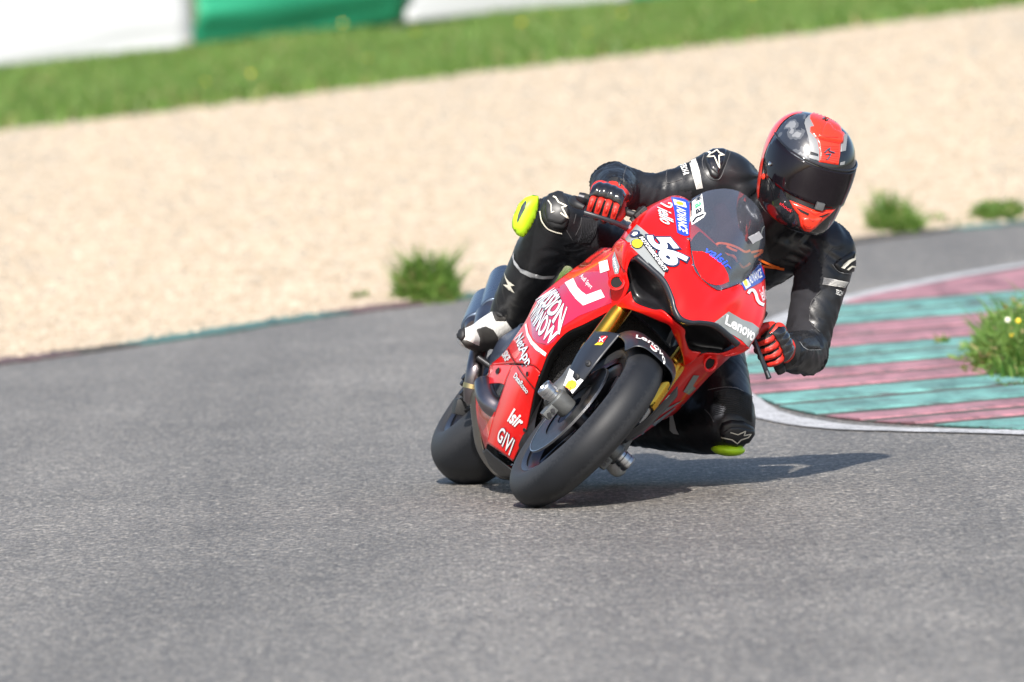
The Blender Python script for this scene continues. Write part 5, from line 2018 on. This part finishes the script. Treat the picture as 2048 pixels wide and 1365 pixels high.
# right knee
pad('knee_cup', cK([(640, 520), (700, 330), (820, 200), (980, 160), (1110, 160), (1230, 290), (1270, 560), (1230, 800), (1180, 920), (1080, 955), (900, 920), (760, 830), (660, 700)]), bb, pad_m, body, .012, 7)
pad('knee_cup_plate', cK([(760, 400), (830, 250), (1000, 185), (1110, 210), (1240, 540), (1190, 740), (1080, 830), (950, 810), (800, 760), (755, 600)]), bb, gloss_black if False else pad_m, body, .007, 4, .011)
bk = bvh_of([o for o in rider.children_recursive if o.name.startswith('knee_cup') or o.name == 'body'], BM)
stroke('knee_logo', cK([(905, 250), (960, 270), (1020, 370), (1190, 450), (1085, 475), (1215, 705), (1060, 590)]), 2.6, bk, cream, body, .002)
stroke('knee_logo', cK([(800, 330), (865, 420), (870, 585), (930, 560)]), 1.8, bk, cream, body, .002)
stroke('knee_piping', cK([(640, 560), (660, 700), (700, 800), (800, 920), (950, 985), (1090, 1020)]), 2.0, bb, cream, body, .003, sm=True)
for i in range(10):
    x = 1500 + 34 * i
    stroke('stretch_rib', cK([(x, 690 + 4 * i), (x + 8, 850), (x - 10 - 3 * i, 1040), (x - 70 - 8 * i, 1210)]), 1.7, bb, stretch_m, body, .001, sm=True, h=.004)
for pl in ([(1490, 690), (1470, 850), (1370, 1060)], [(1380, 620), (1330, 820)], [(1180, 950), (1310, 1160)]):
    stroke('suit_seam', cK(pl), .9, bb, grey_st, body, .002, sm=True)
# right shin
sticker('shin_band', cQ([(795, 30), (800, 120), (880, 230), (1030, 290), (1160, 325), (1300, 315), (1270, 355), (1150, 360), (1000, 340), (880, 280), (800, 180), (780, 90)]), bb, band_m, body, .002)
sticker('shin_logo', cQ([(678, 285), (700, 345), (735, 390), (805, 442), (755, 450), (805, 535), (735, 498), (668, 432), (725, 436), (690, 350)]), bb, cream, body, .002)
# left leg
for i in range(13):
    y = 165 + 30 * i
    stroke('stretch_rib', cN([(700, y + 40), (850, y + 4), (1000, y), (1120, y + 22 + 1.2 * i), (1230, y + 70 + 2.2 * i), (1310, y + 120 + 2.0 * i)]), 2.4, bb, leather, body, .001, sm=True, h=.0045)
stroke('suit_seam', cN([(610, 170), (800, 132), (950, 125), (1100, 150), (1265, 250)]), 1.0, bb, M('seam_light', (.3, .3, .3), .5), body, .002, sm=True)
stroke('suit_seam', cN([(560, 480), (640, 560), (710, 680)]), 1.2, bb, grey_st, body, .002, sm=True)
pad('knee_cup', cN([(790, 800), (830, 690), (980, 640), (1180, 660), (1340, 760), (1350, 860), (1270, 1010), (1050, 1075), (880, 1040), (810, 930)]), bb, pad_m, body, .012, 8)
pad('knee_cup_plate', cN([(830, 840), (960, 745), (1080, 740), (1320, 800), (1320, 870), (1240, 985), (1050, 1040), (890, 1010)]), bb, leather, body, .005, 4, .011)
bkl = bvh_of([o for o in rider.children_recursive if o.name.startswith('knee_cup') or o.name == 'body'], BM)
stroke('knee_logo', cN([(830, 925), (1000, 962), (1080, 1022), (1140, 962), (1250, 925), (1300, 870), (1185, 895), (1210, 825), (1090, 880), (970, 845)]), 2.0, bkl, cream, body, .002)
sticker('shin_band', cN([(0, 560), (50, 560), (110, 800), (155, 880), (60, 865), (0, 810)]), bb, band_m, body, .002)
# left arm
pad('shoulder_cup', cP([(450, 480), (500, 420), (720, 290), (765, 290), (765, 575), (600, 600), (520, 560)]), bb, pad_m, body, .008, 5)
bpl = bvh_of([o for o in rider.children_recursive if o.name.startswith('shoulder_cup') or o.name == 'body'], BM)
sticker('shoulder_logo', cP([(558, 520), (600, 465), (650, 420), (735, 385), (752, 312), (768, 350), (748, 412), (690, 445), (600, 532)]), bpl, cream, body, .0025)
sticker('shoulder_logo', cP([(630, 545), (700, 490), (752, 500), (745, 520), (705, 512), (660, 552)]), bpl, cream, body, .0025)
stroke('suit_seam', cP([(445, 475), (500, 550), (560, 585), (700, 605)]), 1.0, bb, M('seam_light'), body, .002, sm=True)
sticker('arm_band', cP([(325, 650), (660, 715), (610, 790), (305, 745)]), bb, M('band_white'), body, .002)
for k in range(1, 5):
    t = k / 5
    stroke('band_line', cP([(325 - 20 * t, 650 + 95 * t), (660 - 50 * t, 715 + 75 * t)]), .7, bb, grey_st, body, .003)
words('arm_word', 'TECH', cP([(478, 880), (560, 905)]), cP([(488, 812), (585, 838)]), bb, white_flat, body, .002, bold=.01)
pad('elbow_cup', c8([(470, 985), (500, 945), (590, 930), (640, 990), (645, 1045), (540, 1035)]), bb, pad_m, body, .007, 4)
stroke('suit_seam', c8([(475, 985), (530, 1040), (645, 1045)]), .9, bb, M('seam_light'), body, .003, sm=True)
for pl in ([(560, 720), (580, 650), (650, 570)], [(560, 760), (570, 830), (640, 900)], [(680, 330), (740, 240), (800, 225)]):
    stroke('suit_seam', c8(pl), 1.0, bb, grey_st, body, .002, sm=True, h=.002)
# chest print
for pl in ([(690, 410), (620, 430), (530, 380), (430, 340), (300, 312), (240, 325), (228, 350), (262, 400), (330, 450), (460, 488), (520, 572)], [(540, 580), (600, 640), (690, 585)], [(700, 438), (850, 412), (800, 470), (740, 500)], [(370, 350), (430, 390), (510, 420)], [(800, 530), (920, 590), (1092, 655)], [(820, 622), (960, 640), (1150, 668)]):
    stroke('chest_print', cC(pl), 4.4, bb, orange_d, body, .003, sm=True)
words('collar_tag', 'TECH', cS([(105, 985), (120, 860)]), cS([(140, 985), (148, 870)]), bb, white_flat, body, .003)

# ---- sliders
def slab(name, poly, Y, th, mat, parent, dome=.012):
    """thick rounded puck whose face outline is given, at depth Y"""
    V, T = cdt_fill(poly, (), 4)
    pl = [Vector(p) for p in poly]
    def dist(p):
        return min(((p - (a + (b - a) * max(0, min(1, (p - a).dot(b - a) / ((b - a).length_squared + 1e-9))))).length) for a, b in zip(pl, pl[1:] + pl[:1]))
    D = [dist(v) for v in V]
    m = max(D)
    vs = [P(v.x, v.y, Y=Y + dome * (1 - (1 - min(1, d / m)) ** 2)) for v, d in zip(V, D)]
    o = mesh_obj(name, vs, T, mat, parent)
    md = o.modifiers.new('t', 'SOLIDIFY')
    md.thickness = th
    md.offset = 0
    return o
ks = slab('knee_slider', cK([(345, 320), (450, 285), (558, 265), (545, 420), (480, 680), (370, 900), (262, 1060), (180, 1010), (95, 880), (100, 760), (135, 640), (240, 420)]), .64, .02, neon, rider, .02)
bks = bvh_of([ks], BM)
sticker('scuffed_patch', cK([(330, 335), (355, 370), (325, 480), (270, 590), (215, 690), (180, 770), (158, 800), (152, 740), (180, 620), (250, 440)]), bks, M('scuffed_plastic', (.02, .03, .04), .5, color2=(.06, .08, .08), vscale=60), ks, .002)
pad('slider_base', cK([(560, 230), (640, 150), (650, 240), (780, 190), (620, 420), (560, 620), (440, 800), (300, 1080), (240, 1120), (440, 760), (540, 480)]), bb, pad_m, body, .006, 3)
kc = P(1456, 899, Y=.72)
bm = bmesh.new()
rot3 = BM.to_3x3().inverted()
bmesh.ops.create_uvsphere(bm, u_segments=32, v_segments=16, radius=1, matrix=Matrix.Translation(kc) @ (rot3 @ Matrix.Rotation(.12, 3, 'Y') @ Matrix.Diagonal((.052, .06, .021)).to_3x3()).to_4x4())
bm_obj('knee_slider', bm, neon, rider)

# ---- right boot panels
bbo = bvh_of([bR], BM)
pad('toe_guard', cQ([(320, 985), (440, 945), (540, 990), (600, 1080), (605, 1160), (560, 1240), (480, 1300), (370, 1300), (190, 1215), (100, 1100), (210, 1120), (360, 1190), (370, 1100)]), bbo, boot_grey, bR, .004, 3)
pad('toe_slider', cQ([(85, 1010), (120, 950), (190, 945), (195, 1080), (150, 1140), (95, 1100)]), bbo, black_pl, bR, .008, 3)
pad('ankle_guard', cQ([(520, 780), (560, 710), (640, 680), (760, 790), (690, 890), (560, 890)]), bbo, boot_grey, bR, .005, 3)
sticker('ankle_vent', cQ(ell((615, 800), 55, 50)), bbo, black_pl, bR, .007)
# ---- helmet paint and vents
HI = (BM @ HM).inverted()
bh0 = bvh_of([shell], BM @ HM)
sticker('camo_panel', cS([(235, 335), (300, 240), (390, 140), (520, 70), (570, 110), (545, 190), (590, 330), (612, 440), (600, 560), (500, 562), (400, 520), (330, 440), (290, 370)]), bh0, camo, shell, .0015, step=3, inv=HI)
sticker('crown_trim', cS([(560, 150), (600, 105), (650, 215), (615, 280), (680, 350), (700, 470), (700, 570), (600, 538), (602, 505), (690, 525), (690, 500), (602, 468), (612, 440), (590, 330), (550, 190)]), bh0, silver_d, shell, .0018, step=2.5, inv=HI)
sticker('crown_trim', cS([(950, 300), (985, 290), (965, 465), (912, 478), (915, 400)]), bh0, silver_d, shell, .0018, step=2.5, inv=HI)
sticker('crown_trim', cS([(910, 585), (958, 570), (950, 605), (905, 612)]), bh0, silver_d, shell, .0018, step=2.5, inv=HI)
pad('crown_panel', cS([(610, 95), (680, 62), (760, 90), (850, 150), (915, 215), (930, 270), (958, 290), (945, 380), (915, 400), (912, 500), (895, 612), (695, 578), (700, 500), (690, 400), (670, 350), (605, 280), (605, 225), (640, 215), (600, 140)]), bh0, helm_red, shell, .004, 2, .002, 2.5, inv=HI)
for sx_ in ((590, 82, 660, 100), (640, 70, 700, 82)):
    pass
bh1 = bvh_of([shell] + [o for o in shell.children if o.name.startswith('crown_panel')], BM @ HM)
pad('top_vent', cS([(655, 325), (715, 290), (745, 210), (775, 170), (815, 195), (850, 245), (900, 262), (950, 310), (938, 392), (880, 378), (760, 355)]), bh1, helm_red, shell, .009, 5, .001, 2.2, inv=HI)
bh2 = bvh_of([shell] + [o for o in shell.children if o.name.startswith(('crown_panel', 'top_vent'))], BM @ HM)
groove = M('groove_red', (.30, .008, .006), .5)
stroke('vent_line', cS([(662, 332), (760, 362), (880, 385), (935, 398)]), 1.1, bh2, groove, shell, .001)
stroke('vent_line', cS([(715, 298), (770, 325), (890, 330)]), .9, bh2, groove, shell, .001)
for k in range(8):
    stroke('tongue_groove', cS([(705, 560 - 21 * k), (790, 572 - 21 * k), (895, 600 - 25 * k)]), .55, bh2, groove, shell, .001)
for seg in ([(748, 488), (805, 435), (795, 472), (852, 488)], [(760, 505), (815, 500), (795, 535), (770, 560)]):
    stroke('helmet_emblem', cS(seg), 2.6, bh2, black_d, shell, .002)
    stroke('helmet_emblem_shine', cS([(x + 4, y - 4) for x, y in seg]), .9, bh2, chrome, shell, .003)
words('helmet_word', 'P1', cS([(330, 425), (395, 440)]), cS([(285, 345), (360, 320)]), bh0, silver_d, shell, .003, bold=.02, inv=HI) if False else None
pad('chin_panel', cS([(400, 965), (520, 1012), (640, 1062), (720, 1072), (870, 1050), (800, 1120), (720, 1190), (660, 1250), (600, 1288), (545, 1275), (512, 1230), (490, 1120), (430, 1040)]), bh0, helm_red, shell, .007, 4, .002, 2.5, inv=HI)
bh3 = bvh_of([shell] + [o for o in shell.children if o.name.startswith('chin_panel')], BM @ HM)
pad('chin_vent', cS([(520, 1140), (590, 1130), (650, 1145), (740, 1130), (690, 1210), (620, 1270), (560, 1262), (530, 1215)]), bh3, helm_red, shell, .008, 4, .001, 2.2, inv=HI)
for pl in ([(470, 1035), (600, 1100), (585, 1118), (510, 1080)], [(690, 1130), (815, 1085), (780, 1112), (720, 1140)]):
    sticker('vent_slot', cS(pl), bh3, gloss_black, shell, .002, step=2, inv=HI)
bh4 = bvh_of([shell] + [o for o in shell.children if o.name.startswith(('chin_panel', 'chin_vent'))], BM @ HM)
stroke('vent_line', cS([(595, 1150), (630, 1178), (662, 1165)]), 1.0, bh4, groove, shell, .001)
stroke('vent_line', cS([(560, 1225), (590, 1240), (620, 1230)]), 1.0, bh4, groove, shell, .001)
stroke('vent_line', cS([(440, 1010), (600, 1075), (660, 1120), (720, 1090), (830, 1065)]), .9, bh4, groove, shell, .001)
words('helmet_word', 'shock', cS([(300, 1005), (420, 1095)]), cS([(308, 972), (440, 1068)]), bh0, red_d, shell, .002, bold=.01, shear=.3, inv=HI)
stroke('side_recess', cS([(148, 640), (175, 740), (250, 900)]), 2.2, bvh_of([shell] + [o for o in shell.children if o.name.startswith('side_panel')], BM @ HM), gloss_black, shell, .001)
stroke('side_recess', cS([(165, 770), (215, 880), (228, 950)]), 3.0, bvh_of([shell] + [o for o in shell.children if o.name.startswith('side_panel')], BM @ HM), gloss_black, shell, .001)
